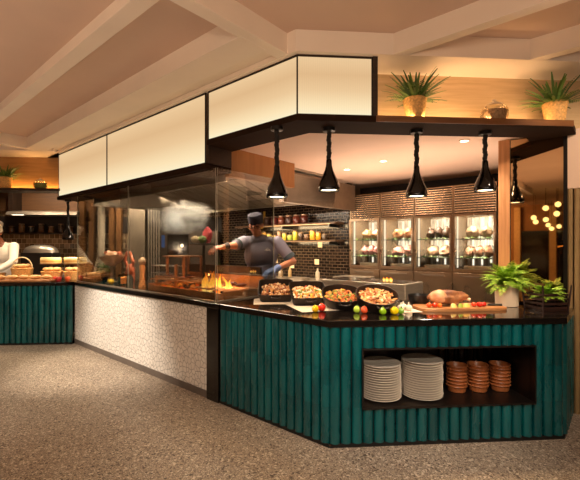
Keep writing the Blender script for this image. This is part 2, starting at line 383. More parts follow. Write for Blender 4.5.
# carcass: thin backing panels around the niche
Rm = lambda x, y: (1.78+rot2(AR-AF, x, y)[0], rot2(AR-AF, x, y)[1])
b = B(); b.prism([Dl(-1.22, .008), Dl(0, .008), Dl(0, .05), Dl(-1.22, .05)], .03, .866)
b.box(0, nx0, .008, .03, .03, .866); b.box(nx1, 1.78, .008, .03, .03, .866); b.box(nx0, nx1, .008, .03, .03, .288); b.box(nx0, nx1, .008, .03, .70, .866)
b.prism([Rm(0, .008), Rm(.56, .008), Rm(.56, .04), Rm(0, .04)], .03, .866)
b.prism([Dl(-1.22, .72), Dl(-1.22, .74), Dl(-.35, .74), Dl(-.35, .72)], .03, .866); b.box(.31, 1.6, .74, .76, .03, .866)
b.build('carcass', PLINTH, t)
b = B(); b.box(nx0, nx1, .012, .50, .275, .289); b.box(nx0, nx1, .012, .50, .70, .715); b.box(nx0, nx1, .49, .505, .289, .70)
b.box(nx0-.015, nx0, .012, .50, .275, .715); b.box(nx1, nx1+.015, .012, .50, .275, .715)
b.box(nx0-.008, nx1+.008, -.031, .012, .274, .289); b.box(nx0-.008, nx1+.008, -.031, .012, .70, .714); b.box(nx0-.01, nx0, -.031, .012, .276, .712); b.box(nx1, nx1+.01, -.031, .012, .276, .712)
b.build('niche', pbr('niche_liner', (18, 12, 9), .4), t)
b = B(); b.prism([Dl(-1.22, -.012), (-.004, -.012), (1.785, -.012), Rm(.56, -.012), Rm(.56, .1), (1.7, .1), (.05, .1), Dl(-1.22, .1)], 0, .03)
b.build('plinth', PLINTH, t)
# polished black worktop
IN = corner(C1, .76); OUT = corner(C1, -.028)
ro = xy('R', -.012, -.028)
b = B(); b.prism([xy('D', -1.20, -.028), OUT, ro, xy('R', .55, -.028), xy('D', .80, 1.82), xy('F', 1.3, .80), IN, xy('D', -1.20, .76)], .868, .916)
o = b.build('worktop', BLACK, None, bevel=.004); tag(o, 'polished black stone worktop on the teal counter, holding pans and a roast', 'worktop')

t = thing('grill_counter', 'white crackle-mosaic counter under the glass screens', 'counter', W('D', -3, 0), AD)
b = B(); b.box(-1.60, 1.60, -.012, .012, .07, .866); b.build('mosaic_panel', MOS, t)
b = B(); b.box(-1.60, 1.78, .013, .05, .03, .866); b.box(-1.2, 1.78, .79, .81, .03, .866); b.box(1.73, 1.775, .06, .79, .03, .866); b.box(-1.62, -1.60, .06, .1, .03, .866); b.build('carcass', PLINTH, t)
b = B(); b.box(-1.6, 1.6, -.016, .03, 0, .068); b.build('plinth', GREYP, t)
b = B(); b.box(1.602, 1.776, -.028, .012, 0, .868); b.build('end_post', BLACK, t, bevel=.003)
b = B(); b.prism([xy('D', -4.60, -.035), xy('D', -1.206, -.035), xy('D', -1.206, .83), xy('D', -4.60, .83)], .869, .918)
o = b.build('worktop', BLACK, None, bevel=.004); tag(o, 'long black stone worktop behind the glass, on the mosaic counter', 'worktop')

t = thing('bread_counter', 'teal-tiled counter in the far corner, holding bread and cheese', 'counter', W('F', -4.4, 3.2), AF)
b = B(); battens(b, -1.2, 29, .0803, [(.03, .45), (.45, .866)]); b.build('tile_cladding', TEAL, t, smooth=True)
b = B(); b.box(-1.2, 1.12, .01, .05, .03, .866); b.box(-1.2, 1.5, .66, .68, .03, .866); b.build('carcass', PLINTH, t)
b = B(); b.box(-1.2, 1.12, -.01, .1, 0, .03); b.build('plinth', PLINTH, t)
b = B(); b.prism([xy('F', -5.6, 3.165), xy('F', -3.345, 3.165), xy('D', -4.61, .82), xy('F', -5.6, 3.92)], .869, .918)
o = b.build('worktop', BLACK, None, bevel=.004); tag(o, 'black stone worktop of the far bread counter', 'worktop')

# ------------------------------------------------------------------ glass screens
def pane(name, label, fr, x, y, ln, rz, z0, z1):
    t = thing(name, label, 'glass screen', W(fr, x, y, z0), ang(fr)+rz)
    b = B(); b.box(0, ln, -.002, .002, 0, z1-z0); b.build('pane', GLASS, t)
    for xe in (-.0015, ln): b = B(); b.box(xe, xe+.0015, -.003, .003, 0, z1-z0); b.build('edge', EDGE, t)
    b = B(); b.box(0, ln, -.010, .010, 0, .012); b.build('channel', STEELD, t); return t
pane('glass_screen', 'clear glass screen above the mosaic counter, half next to the bread counter', 'D', -4.59, .02, 1.561, 0, .918, 2.19)
pane('glass_screen', 'clear glass screen above the mosaic counter, half in front of the fire', 'D', -3.025, .02, 1.705, 0, .918, 2.19)
pane('glass_screen', 'clear glass return screen between the chef and the cast iron pans', 'D', -1.305, .03, .78, PI/2, .918, 2.19)

# ------------------------------------------------------------------ light boxes
def lightbox(label, fr, x0, x1, y, z0, z1, m0=0, m1=0):
    t = thing('light_box', label, 'light', W(fr, x0, y, z0), ang(fr), 'light boxes over the counter'); L = x1-x0; H = z1-z0; e = .016
    a = lambda d: m0*d
    c = lambda d: L-m1*d
    b = B()
    for za, zb in ((0, .02), (H-.02, H)): b.prism([(a(.012), .012), (c(.012), .012), (c(.26), .26), (a(.26), .26)], za, zb)
    b.prism([(a(.24), .24), (c(.24), .24), (c(.26), .26), (a(.26), .26)], .02, H-.02)
    b.prism([(a(.012), .012), (a(.012)+.018, .012), (a(.24)+.018, .24), (a(.24), .24)], .02, H-.02); b.prism([(c(.012)-.018, .012), (c(.012), .012), (c(.24), .24), (c(.24)-.018, .24)], .02, H-.02)
    b.box(0, L, -.006, .012, 0, e*.7); b.box(0, L, -.006, .012, H-e, H); b.box(0, e*.35, -.006, .012, 0, H); b.box(L-e*.35, L, -.006, .012, 0, H); b.build('frame', BRONZE, t)
    b = B(); b.box(e*.35, L-e*.35, 0, .01, e*.7, H-e); b.build('diffuser', DIFF, t)
lightbox('cream glowing light box nearest the far shelf, deep and long', 'D', -5.28, -3.56, 0, 2.243, 2.925)
lightbox('cream glowing light box over the mosaic counter, before the step up', 'D', -3.55, -1.447, 0, 2.243, 2.925)
lightbox('shallower cream light box running to the front corner, over the first heat lamp', 'D', -1.40, -.299, 0, 2.458, 2.925, 0, .4142)
lightbox('short cream light box facing the room, next to the plant shelf', 'F', -.213, .373, .21, 2.458, 2.925, .4142, 0)

# ------------------------------------------------------------------ heat lamps
def heat_lamp(label, loc, ztop):
    t = thing('heat_lamp', label, 'heat lamp', loc, 0, 'black heat lamps'); H = ztop-loc[2]
    prof = [(.083, 0), (.088, .012), (.086, .04), (.076, .075), (.056, .118), (.036, .165), (.025, .205), (.023, .25), (.018, .255)]
    b = B(); b.lathe(prof, 28, cap0=False); b.lathe([(.074, .004), (.074, .04), (.03, .12)], 24, cap0=False); b.build('shade', pbr('gloss_black', (6, 5, 5), .16, 0, coat=.3, spec=.4), t, smooth=True)
    b = B(); b.lathe([(.02, .012), (.05, .008), (.069, .012), (.05, .03), (.02, .035)], 20); b.build('bulb', LAMPGL, t, smooth=True)
    pts = []; rr = []; n = 26
    for i in range(n+1):
        z = .245+(H-.245-.03)*i/n; pts.append((.0028*math.sin(i*.75+loc[0]*9)*(i < n)*(i > 0), .0024*math.cos(i*.6)*(i < n)*(i > 0), z)); rr.append(.0190+.0022*math.sin(i*2.1))
    b = B(); b.tube(pts, rr, 10); b.build('cord', pbr('black_fabric', (14, 12, 12), .7), t, smooth=True)
    b = B(); b.lathe([(.028, H-.032), (.05, H-.028), (.05, H)], 18); b.build('canopy', BLKMET, t, smooth=True)
    light('heat_lamp_light', 'SPOT', (loc[0], loc[1], loc[2]-.01), 26, (255, 214, 164), (loc[0], loc[1], 0), .05, spot=125, blend=.9)
heat_lamp('black bell heat lamp hanging in front of the chef', W('F', -.363, .37, 1.84), 2.412)
heat_lamp('second black bell heat lamp, in front of the tiled back wall', W('F', .062, .37, 1.90), 2.412)
heat_lamp('black bell heat lamp hanging in front of the meat cabinets, over the bowl', W('F', .797, .37, 1.858), 2.412)
heat_lamp('black bell heat lamp nearest the mirror, over the roast', W('F', 1.390, .37, 1.912), 2.412)
heat_lamp('black bell heat lamp over the far bread counter', W('D', -5.139, .085, 1.55), 2.19)

# ------------------------------------------------------------------ plates and bowls in the niche
def names(i, n):
    o = ['topmost', 'second', 'third', 'fourth', 'fifth', 'sixth', 'seventh', 'eighth', 'ninth', 'tenth', 'eleventh', 'twelfth', 'thirteenth', 'fourteenth', 'fifteenth', 'sixteenth']
    return 'topmost' if i == 0 else ('lowest' if i == n-1 else o[i]+' from the top')
b = B(); b.lathe([(.06, 0), (.085, .002), (.145, .014), (.153, .0165), (.1555, .019), (.153, .0205), (.142, .018), (.085, .007), (.0, .006)], 40, cap1=False)
plate0 = b.build('plate', WHITE, None, (0, 0, 0), smooth=True); tag(plate0, 'plate', 'plate')
first = [plate0]
def place(first, loc, rz, label, group, rx=0):
    o = first[0] if first[0] is not None else None
    if not first[1:]: first.append(1); o.location = loc; o.rotation_euler = (rx, 0, rz); o['label'] = label; o['group'] = group
    else: o = dup(o, loc, rz, label, group); o.rotation_euler = (rx, 0, rz)
    return o
for fx, n, nm in ((.428, 15, 'nearer the counter corner'), (.756, 16, 'beside the brown bowls')):
    for i in range(n):
        dx, dy = rnd.uniform(-.003, .003), rnd.uniform(-.003, .003)
        place(first, W('F', fx+dx, .17+dy, .2895+(n-1-i)*.0178), rnd.uniform(0, 6), 'white plate, %s in the stack %s' % (names(i, n), nm), 'white plates in the niche')
b = B(); b.lathe([(.05, 0), (.066, .004), (.071, .03), (.073, .044), (.080, .046), (.082, .050), (.080, .054), (.072, .054), (.066, .03), (.05, .008), (0, .007)], 28, cap1=False)
bowl0 = b.build('bowl', BROWN, None, smooth=True); tag(bowl0, 'bowl', 'bowl'); first = [bowl0]
for fx, n, nm in ((1.075, 7, 'next to the plates'), (1.25, 7, 'in the middle of the three bowl stacks'), (1.435, 7, 'in the bowl stack farthest from the plates')):
    for i in range(n):
        place(first, W('F', fx+rnd.uniform(-.002, .002), .24,   .2895+(n-1-i)*.0265), rnd.uniform(0, 6), 'brown stoneware bowl, %s, %s' % (names(i, n), nm if 'stack' in nm else 'in the bowl stack '+nm), 'brown bowls in the niche')
b = B(); b.lathe([(.03, 0), (.034, .1), (.038, .12), (.036, .12), (.032, .1), (.027, .006)], 16, cap1=False)
first = [tag(b.build('tumbler', JARGL, None, smooth=True), 'x', 'glass')]
for q, (fx, nm) in enumerate(((1.08, 'first'), (1.25, 'middle'), (1.42, 'last'))):
    for s in (-1, 1):
        place(first, W('F', fx+s*.04, .425, .2895+.19), 0, 'dim glass tumbler behind the %s brown bowl stack, %s side' % (nm, 'plate' if s < 0 else 'far'), 'tumblers at the back of the niche')
b = B(); b.box(.98, 1.50, .375, .475, .2895, .4785); o = b.build('riser', PLINTH, None, (FR['F'][0], FR['F'][1], 0), AF); tag(o, 'dark riser at the back of the niche under the tumblers', 'riser')

# ================================================================== FOOD ON THE FRONT WORKTOP
ZW = .9165
FOODS = [('fried_chicken', [(196, 138, 82), (226, 188, 140), (170, 100, 54), (236, 214, 176), (150, 84, 44), (208, 150, 84)]),
         ('shrimp_vegetables', [(240, 226, 190), (226, 150, 60), (232, 196, 80), (210, 96, 50), (246, 236, 210), (120, 150, 60), (230, 170, 110)]),
         ('roasted_vegetables', [(216, 150, 50), (190, 80, 34), (120, 130, 44), (232, 190, 80), (160, 96, 44), (90, 110, 40), (206, 120, 50)]),
         ('fried_fish', [(206, 144, 84), (226, 176, 116), (180, 110, 58), (236, 206, 160), (160, 92, 46), (216, 150, 80)])]
def chunks(cnt, rx, ry, e, z0, zh, s, sticks, seed):
    r2 = random.Random(seed); b = B()
    for i in range(cnt):
        while True:
            u, v = r2.uniform(-1, 1), r2.uniform(-1, 1)
            if abs(u)**e+abs(v)**e < 1: break
        h = z0 + zh*(1-(u*u+v*v)*.45)*r2.uniform(.45, 1)
        q = r2.uniform(.6, 1.3)*s
        rr = (q*(2.2 if sticks else 1.2), q*.7, q*.6)
        b.ell((u*rx, v*ry, h), rr, 7, 5, r2.uniform(0, 6), r2.uniform(-.6, .6), r2.uniform(-.7, .7), .5, i+seed)
    return b
def pan(kind, lab, food_i, flab, loc, rz, sx, sy, e, tilt):
    T = thing('serving_pan', lab, 'pan', loc, rz, 'cast iron serving pans'); n = 44
    T.rotation_euler = (tilt, 0, rz)
    prof = [(.84, 0), (.88, .003), (.97, .06), (1.0, .082), (1.0, .090), (.962, .090), (.935, .06), (.84, .012), (.02, .010)]
    b = B(); b.lathe(prof, n, sx=sx, sy=sy, e=e); b.build('vessel', IRON, T, smooth=True)
    for s in (-1, 1):
        yy = s*sy
        b = B(); b.tube([(-.045, yy*.96, .07), (-.04, yy+s*.022, .072), (0, yy+s*.03, .072), (.04, yy+s*.022, .072), (.045, yy*.96, .07)], .008, 8); b.build('handle', IRON, T, smooth=True)
    f = chunks(210, sx*.78, sy*.80, max(2, e)*.6+.8, .025, .055, .0145, food_i == 3, food_i*11+1).build(FOODS[food_i][0], islands(FOODS[food_i][0], FOODS[food_i][1]), None, loc, rz, smooth=True)
    f.rotation_euler = (tilt, 0, rz); tag(f, flab, 'food', None, 'stuff')
    # wedge stand below
    up = math.tan(tilt); b = B(); y0, y1 = -sy*.6, sy*.62
    zb = -(loc[2]-ZW)
    b.add([(-sx*.5, y0, zb), (sx*.5, y0, zb), (sx*.5, y1, zb), (-sx*.5, y1, zb), (-sx*.5, y0, y0*up-.003), (sx*.5, y0, y0*up-.003), (sx*.5, y1, y1*up-.003), (-sx*.5, y1, y1*up-.003)],
          [(0, 3, 2, 1), (4, 5, 6, 7), (0, 1, 5, 4), (1, 2, 6, 5), (2, 3, 7, 6), (3, 0, 4, 7)])
    o = b.build('pan_stand', BLKMET, None, loc, rz); tag(o, 'black wedge stand under the '+lab.split(',')[0], 'stand')
TL = R(23)
pan('r', 'square black pan of fried chicken pieces, nearest the chef', 0, 'golden fried chicken pieces in the square pan nearest the chef', W('F', -.345, 1.06, ZW+.052), AF-.05, .172, .165, 9, TL)
pan('r', 'square black pan of pale seafood and peppers, second from the chef', 1, 'pale seafood with yellow and red peppers in the second square pan', W('F', -.062, .81, ZW+.052), AF+.05, .168, .16, 9, TL)
pan('o', 'oval black pan of roasted vegetables, third from the chef', 2, 'roasted orange and green vegetables in the oval pan', W('F', .198, .54, ZW+.050), AF, .172, .15, 2.5, TL)
pan('c', 'round black pan of crisp fried strips, beside the small bowl', 3, 'crisp golden fried strips in the round pan', W('F', .462, .40, ZW+.056), AF, .178, .172, 2, TL)
# paper sheets
PAPER = pbr('grey_paper', (226, 210, 190), .6)
for (x, y, w_, h_, rz, lab) in ((-.33, .99, .46, .40, .0, 'grey paper sheet under the pan nearest the chef'), (-.03, .60, .38, .44, .25, 'grey paper sheet under the second pan and the little peppers'), (.70, .40, .20, .26, .1, 'small pale paper sheet under the garlic bulbs')):
    b = B(); b.box(-w_/2, w_/2, -h_/2, h_/2, 0, .0012); o = b.build('paper_sheet', PAPER, None, W('F', x, y, ZW), AF+rz); tag(o, lab, 'paper')
# peppers
def pepper(lab, col, loc, r, stem=True):
    r *= 1.14
    t = thing('pepper', lab, 'pepper', loc, rnd.uniform(0, 3), 'small peppers along the counter front')
    rs = []
    b = B()
    for k in range(10):
        a = -PI/2+PI*k/9; ring = []
        for i in range(24):
            th = 2*PI*i/24; q = r*(1+.10*math.cos(4*th))*max(.03, math.cos(a))**.7; ring.append((q*math.cos(th), q*math.sin(th), r*.95*(1+math.sin(a))*(1-.10*max(0, math.sin(a))*math.cos(4*th))))
        rs.append(ring)
    b.rings(rs); b.build('flesh', pbr('pepper_%d_%d_%d' % col, col, .25, coat=.4, var=.08), t, smooth=True)
    b = B(); b.tube([(0, 0, r*1.8), (.002, 0, r*2.05), (.006, 0, r*2.3)], [.005, .004, .005], 8); b.build('stem', pbr('pepper_stem', (86, 120, 40), .5), t, smooth=True)
pepper('small yellow pepper touching the red one', (244, 190, 20), W('F', -.055, .345, ZW), .024)
pepper('small bright red pepper touching the yellow one', (214, 36, 20), W('F', .005, .385, ZW), .027)
pepper('small lime green pepper before the oval pan', (170, 200, 60), W('F', .272, .285, ZW), .024)
pepper('small orange-red pepper before the gap between oval and round pans', (226, 84, 40), W('F', .325, .262, ZW), .024)
pepper('small green pepper standing alone before the round pan', (140, 186, 30), W('F', .452, .190, ZW), .024)
pepper('small yellow pepper touching a green one, before the round pan', (250, 214, 20), W('F', .545, .190, ZW), .026)
pepper('small green pepper behind the yellow one, toward the garlic', (120, 170, 50), W('F', .604, .205, ZW), .022)
# garlic
for i, (x, y, lab) in enumerate(((.66, .36, 'white garlic bulb nearest the round pan'), (.72, .345, 'white garlic bulb between its neighbours'), (.70, .41, 'white garlic bulb behind the other two'))):
    b = B(); rs = []
    for k in range(9):
        a = -PI/2+PI*k/8; ring = []
        for j in range(20):
            th = 2*PI*j/20; q = .03*(1+.06*math.cos(7*th))*max(.05, math.cos(a)); ring.append((q*math.cos(th), q*math.sin(th), .024*(1+math.sin(a))))
        rs.append(ring)
    b.rings(rs); b.tube([(0, 0, .044), (0, 0, .055), (.006, 0, .07)], [.010, .006, .004], 8)
    o = b.build('garlic_bulb', pbr('garlic_skin', (240, 228, 206), .5, var=.06), None, W('F', x, y, ZW+.0014), i, smooth=True); tag(o, lab, 'garlic', 'garlic bulbs')
# black bowl
b = B(); b.lathe([(.05, 0), (.055, .003), (.078, .02), (.092, .06), (.096, .095), (.091, .095), (.084, .06), (.07, .026), (0, .02)], 32, cap1=False)
o = b.build('mixing_bowl', pbr('matt_black', (20, 18, 18), .35), None, W('F', .93, .64, ZW), smooth=True); tag(o, 'black bowl standing behind the garlic and cutting board', 'bowl')
# cutting board with roast
b = B(); b.lathe([(1, 0), (1, .02), (.985, .024)], 40, sx=.372, sy=.145, e=8)
o = b.build('cutting_board', BOARD, None, W('F', 1.192, .435, ZW), AF+.03, smooth=True); tag(o, 'long wooden cutting board under the roast', 'cutting board')
ZB = ZW+.0242
t = thing('roast', 'browned roast joint with pale fat cap on the cutting board', 'meat', W('F', 1.105, .47, ZB), AF+.08)
b = B(); b.ell((0, 0, .066), (.165, .085, .062), 36, 20, jit=.3, seed=3); b.build('joint', pbr('roast_meat', (206, 144, 96), .4, scale=11, col2=(84, 36, 20), bump=.9, bscale=40, coat=.2), t, smooth=True)
b = B(); b.ell((-.09, -.02, .075), (.08, .07, .058), 20, 12, jit=.15, seed=8, rz=.3); b.build('fat_cap', pbr('fat', (232, 184, 136), .4, col2=(190, 110, 66), scale=18, coat=.3), t, smooth=True)
b = B(); b.tube([(.14, 0, .06), (.2, 0, .045), (.215, 0, .042)], [.016, .012, .016], 10); b.build('bone', pbr('bone', (226, 196, 160), .5), t, smooth=True)
veg = [((.90, .36), .022, (222, 84, 30), 'orange-red tomato at the bowl end of the board'), ((.945, .355), .022, (214, 60, 30), 'red tomato second from the bowl end of the board'), ((.985, .345), .02, (236, 120, 40), 'orange tomato before the roast'),
       ((1.33, .35), .024, (206, 40, 24), 'red tomato before the knife end of the roast'), ((1.375, .365), .022, (190, 30, 20), 'dark red tomato nearest the knife'), ((1.29, .365), .021, (222, 70, 40), 'small red tomato touching the roast')]
for (p, r, c, lab) in veg:
    t = thing('tomato', lab, 'tomato', W('F', p[0], p[1], ZB), 0, 'tomatoes on the cutting board')
    b = B(); b.ell((0, 0, r*.9), (r, r, r*.9), 16, 10); b.build('flesh', pbr('tomato_%d%d' % c[:2], c, .2, coat=.5, var=.05), t, smooth=True)
    b = B(); b.tube([(0, 0, r*1.7), (0, .002, r*2.1)], .003, 6); b.build('stem', _m['pepper_stem'], t)
for (p, lab, c) in (((1.10, .345), 'pale yellow lemon wedge before the middle of the roast', (236, 206, 120)), ((1.16, .345), 'green lime wedge before the roast', (150, 170, 60)), ((1.215, .35), 'yellow lemon wedge beside the lime', (240, 190, 90))):
    b = B(); pts = [(0, 0, 0)]
    r_ = .026
    rs = []
    for k in range(9):
        th = PI*k/8; sc_ = math.sin(th)
        rs.append([(-r_*1.3*math.cos(th), -r_*.9*sc_-.0001, .001), (-r_*1.3*math.cos(th), -r_*.55*sc_, r_*.9*sc_+.001), (-r_*1.3*math.cos(th), 0, r_*1.25*sc_+.0012), (-r_*1.3*math.cos(th), .0002, .001)])
    b.rings(rs); o = b.build('citrus_wedge', pbr('citrus_%d' % c[0]+str(c[1]), c, .35, coat=.3), None, W('F', p[0], p[1], ZB), AF+rnd.uniform(-.5, .5), smooth=True); tag(o, lab, 'citrus', 'citrus wedges on the board')
t = thing('carving_knife', 'carving knife with dark handle lying at the plant end of the board', 'knife', W('F', 1.44, .42, ZB+.008), AF-.25)
b = B(); b.add([(-.18, .008, -.002), (-.16, -.016, -.002), (0, -.016, -.002), (0, .012, -.002), (-.18, .008, .0), (-.16, -.016, .0), (0, -.016, .001), (0, .012, .001)], [(0, 3, 2, 1), (4, 5, 6, 7), (0, 1, 5, 4), (1, 2, 6, 5), (2, 3, 7, 6), (3, 0, 4, 7)]); b.build('blade', STEEL, t)
b = B(); b.lathe([(.3, 0), (1, .01), (.9, .06), (1.1, .1), (.5, .112)], 12); 
b = B(); b.tube([(0, 0, 0), (.02, 0, 0), (.07, 0, 0), (.115, -.004, 0)], [.008, .010, .009, .011], 10); b.build('handle', BLKMET, t, smooth=True)

# ------------------------------------------------------------------ plants
def fern(b, c, n, L, droop, seed, leaflet=.022, up=1.0, spread=1.0):
    r2 = random.Random(seed)
    for i in range(n):
        a = 2*PI*i/n*1.618*5 + r2.uniform(-.2, .2); el = r2.uniform(.25, 1.25); ln = L*r2.uniform(.65, 1.1)
        d = Vector((math.cos(a), math.sin(a), 0)); pts = []
        m = 16; p = Vector(c); ca = el*up
        for k in range(m+1):
            pts.append(p.copy()); p = p + (d*math.cos(ca)*spread+Vector((0, 0, 1))*math.sin(ca))*(ln/m); ca -= droop*r2.uniform(.7, 1.3)/m
        b.tube(pts[::2], [.0022-.0015*k/8 for k in range(len(pts[::2]))], 4)
        for k in range(2, m):
            tdir = (pts[k+1]-pts[k-1]).normalized() if k < m else (pts[k]-pts[k-1]).normalized()
            side = tdir.cross(Vector((0, 0, 1))).normalized(); sz = leaflet*math.sin(PI*(k+1.5)/(m+3))**.6*(1.25 if k < m-3 else .8)
            for s in (-1, 1):
                q = pts[k]; out = (side*s+tdir*.45).normalized(); tip = q+out*sz*1.6+Vector((0, 0, -sz*.3)); wv = tdir*sz*.30
                b.add([tuple(q-wv*.4), tuple(q+out*sz*.8-wv), tuple(tip), tuple(q+out*sz*.8+wv), tuple(q+wv*.4)], [(0, 1, 2, 3, 4)])
    return b
t = thing('potted_fern', 'bright green fern in a cream cylinder pot beside the cutting board', 'potted plant', W('F', 1.70, .55, ZW))
b = B(); b.lathe([(.088, 0), (.092, .003), (.096, .185), (.096, .19), (.088, .19), (.085, .16), (.03, .158)], 36); b.build('pot', CREAM, t, smooth=True)
b = B(); b.lathe([(.084, .158), (.084, .168), (.05, .175)], 20); b.build('soil', pbr('soil', (40, 28, 20), .9, bump=.5), t)
b = fern(B(), (0, 0, .17), 130, .29, 1.35, 5, .021, 1.25, .8); b.build('foliage', LEAF, t)
# fern in a dark wire crate
t = thing('potted_fern', 'small green fern in a dark slatted crate at the end of the worktop', 'potted plant', W('F', 1.915, .35, ZW), AF+.1)
b = B()
for s in (-1, 1):
    for q in range(4):
        z = .012+q*.036; b.box(-.12, .12, s*.095-.005, s*.095+.005, z, z+.018); b.box(s*.115-.005, s*.115+.005, -.10, .10, z, z+.018)
for sx_ in (-1, 1):
    for sy_ in (-1, 1):
        b.tube([(sx_*.118, sy_*.098, 0), (sx_*.135, sy_*.112, .21)], .007, 6)
b.box(-.115, .115, -.095, .095, .0, .01)
b.build('crate', pbr('dark_stained_wood', (46, 24, 18), .5), t)
b = B(); b.lathe([(.06, .011), (.075, .11), (.07, .11), (.06, .095)], 20); b.build('pot', PLINTH, t, smooth=True)
b = fern(B(), (0, 0, .11), 70, .165, 1.1, 9, .016, 1.1); b.build('foliage', LEAF, t)

def weave(b, r, h, rows, n=56, taper=.75, c=(0, 0, 0)):
    rs = [[(r*taper*.2*math.cos(2*PI*i/n), r*taper*.2*math.sin(2*PI*i/n), 0) for i in range(n)]]
    for k in range(rows):
        for f_ in (.08, .5, .92):
            z = h*(k+f_)/rows; rr = r*(taper+(1-taper)*z/h); a = .0 if f_ != .5 else .028
            rs.append([(rr*(1+a*(((i//2+k) % 2)*2-1)+(.012 if f_ == .5 else -.01))*math.cos(2*PI*i/n), rr*(1+a*(((i//2+k) % 2)*2-1)+(.012 if f_ == .5 else -.01))*math.sin(2*PI*i/n), z) for i in range(n)])
    rs.append([(r*1.04*math.cos(2*PI*i/n), r*1.04*math.sin(2*PI*i/n), h*1.0) for i in range(n)]); rs.append([(r*1.0*math.cos(2*PI*i/n), r*1.0*math.sin(2*PI*i/n), h*1.04) for i in range(n)])
    rs.append([(r*.9*math.cos(2*PI*i/n), r*.9*math.sin(2*PI*i/n), h*.96) for i in range(n)]); rs.append([(r*.05*math.cos(2*PI*i/n), r*.05*math.sin(2*PI*i/n), h*.955) for i in range(n)])
    b.rings(rs); return b
def basket_plant(lab, loc, seed, r=.092, h=.175):
    t = thing('basket_plant', lab, 'potted plant', loc, 0, 'spiky plants in straw baskets')
    b = weave(B(), r, h, 11, 48, .74)
    b.build('basket', BASKET, t, smooth=True)
    r2 = random.Random(seed); b = B()
    for i in range(64):
        a = r2.uniform(0, 2*PI); el = r2.uniform(.25, 1.5); L = r2.uniform(.16, .30); d = Vector((math.cos(a), math.sin(a), 0)); sd = Vector((-d.y, d.x, 0))
        p = Vector((d.x*.03, d.y*.03, h*.9)); pts = []; ca = el
        for q in range(7): pts.append(p.copy()); p = p+(d*math.cos(ca)+Vector((0, 0, 1))*math.sin(ca))*L/6; ca -= .09
        vs = []
        for q, pp in enumerate(pts): wq = .0105*math.sin(PI*(q+1)/8); vs += [tuple(pp-sd*wq), tuple(pp+sd*wq)]
        b.add(vs, [(2*q, 2*q+1, 2*q+3, 2*q+2) for q in range(6)])
    fern(b, (0, 0, h*.9), 26, .24, .7, seed+1, .016)
    b.v = [(p[0], min(p[1], .165), p[2]) for p in b.v]; b.build('foliage', LEAFD, t)
basket_plant('spiky green plant in a straw basket next to the light box', W('F', .755, .30, 2.4585), 3)
basket_plant('spiky green plant in a straw basket at the outer end of the oak shelf', W('F', 1.955, .30, 2.4585), 8)
basket_plant('small plant in a straw basket on the far shelf', W('F', -4.58, 3.785, 2.3725), 12)
def jar(lab, loc, fill, s=1.):
    t = thing('glass_jar', lab, 'jar', loc, 0, 'round glass jars on the shelves')
    b = B(); rs = []
    for r_, z in ((.05, 0), (.078, .010), (.088, .045), (.088, .09), (.074, .112), (.055, .122)):
        rs.append([((r_*(1+.035*(q % 2)))*s*math.cos(2*PI*q/44), (r_*(1+.035*(q % 2)))*s*math.sin(2*PI*q/44), z*s) for q in range(44)])
    b.rings(rs, True, False); b.build('vessel', glass('ribbed_glass', (250, 244, 232), .7, .08), t)
    b = B(); b.lathe([(.048*s, .004), (.072*s, .014*s), (.08*s, .05*s), (.078*s, .085*s), (.03*s, .096*s)], 20); b.build('contents', pbr('jar_%d' % fill[0], fill, .6, var=.4, scale=60, bump=.6, bscale=60), t, smooth=True)
    b = B(); b.lathe([(.058*s, .122*s), (.058*s, .13*s), (.03*s, .145*s), (.012*s, .15*s), (.016*s, .165*s), (.004*s, .17*s)], 20); b.build('lid', pbr('frosted_lid', (226, 206, 178), .2, coat=.6), t, smooth=True)
jar('round cut-glass jar with dark filling on the oak shelf, between the two baskets', W('F', 1.42, .29, 2.4585), (168, 140, 112), 1.15)
jar('round glass jar with pale green filling on the far shelf', W('F', -4.05, 3.79, 2.3725), (130, 140, 80), 1.05)

# ================================================================== MIRROR AND GLOBES
def mirror_mat():
    t = NT('bronze_mirror'); p = t.n('ShaderNodeBsdfPrincipled', i_Metallic=1., i_Roughness=.02); tc = t.n('ShaderNodeTexCoord'); nz = t.n('ShaderNodeTexNoise', i_Scale=3)
    t.l(tc.outputs['Object'], nz.inputs['Vector']); t.l(ramp(t, nz.outputs[0], [(0, lin((206, 176, 136))), (1, lin((212, 182, 142)))]), p.inputs['Base Color']); t.l(p.outputs[0], t.out.inputs[0]); return t.m
t = thing('wall_mirror', 'tall bronze mirror on the pillar behind the ferns', 'mirror', W('D', 1.0, 1.85, .93), AD)
b = B(); b.box(-.205, .205, -.008, .012, 0, 1.52); b.build('mirror_glass', mirror_mat(), t)
b = B(); b.box(-.217, -.205, -.014, .012, 0, 1.52); b.box(.205, .235, -.014, .012, 0, 1.52); b.build('frame', BLKMET, t)
gl = [(-4.42, -2.58, 2.53), (-4.37, -2.93, 2.64), (-4.37, -2.89, 2.37), (-5.31, -3.39, 2.27), (-5.37, -3.02, 2.33), (-5.81, -3.47, 2.23), (-7.08, -5.08, 2.21), (-7.06, -5.2, 2.08), (-7.02, -5.47, 2.16)]
wh = ['upper globe of the nearest cluster', 'highest globe of all', 'lower globe of the nearest cluster', 'lowest globe near the column', 'globe nearest the mirror edge', 'small globe under the pair', 'far small globe, upper', 'far small globe, lowest', 'far small globe, outermost']
for p, wl in zip(gl, wh):
    t = thing('globe_pendant', 'glowing round pendant in the mirror, '+wl, 'pendant lamp', p, 0, 'globe pendants reflected in the mirror')
    b = B(); b.ell((0, 0, 0), (.075, .075, .075), 16, 10); b.build('globe', glow('globe_glow', (255, 226, 160), 4), t, smooth=True)
    b = B(); b.tube([(0, 0, .075), (0, 0, 3.09-p[2])], .005, 6); b.build('rod', BLKMET, t)

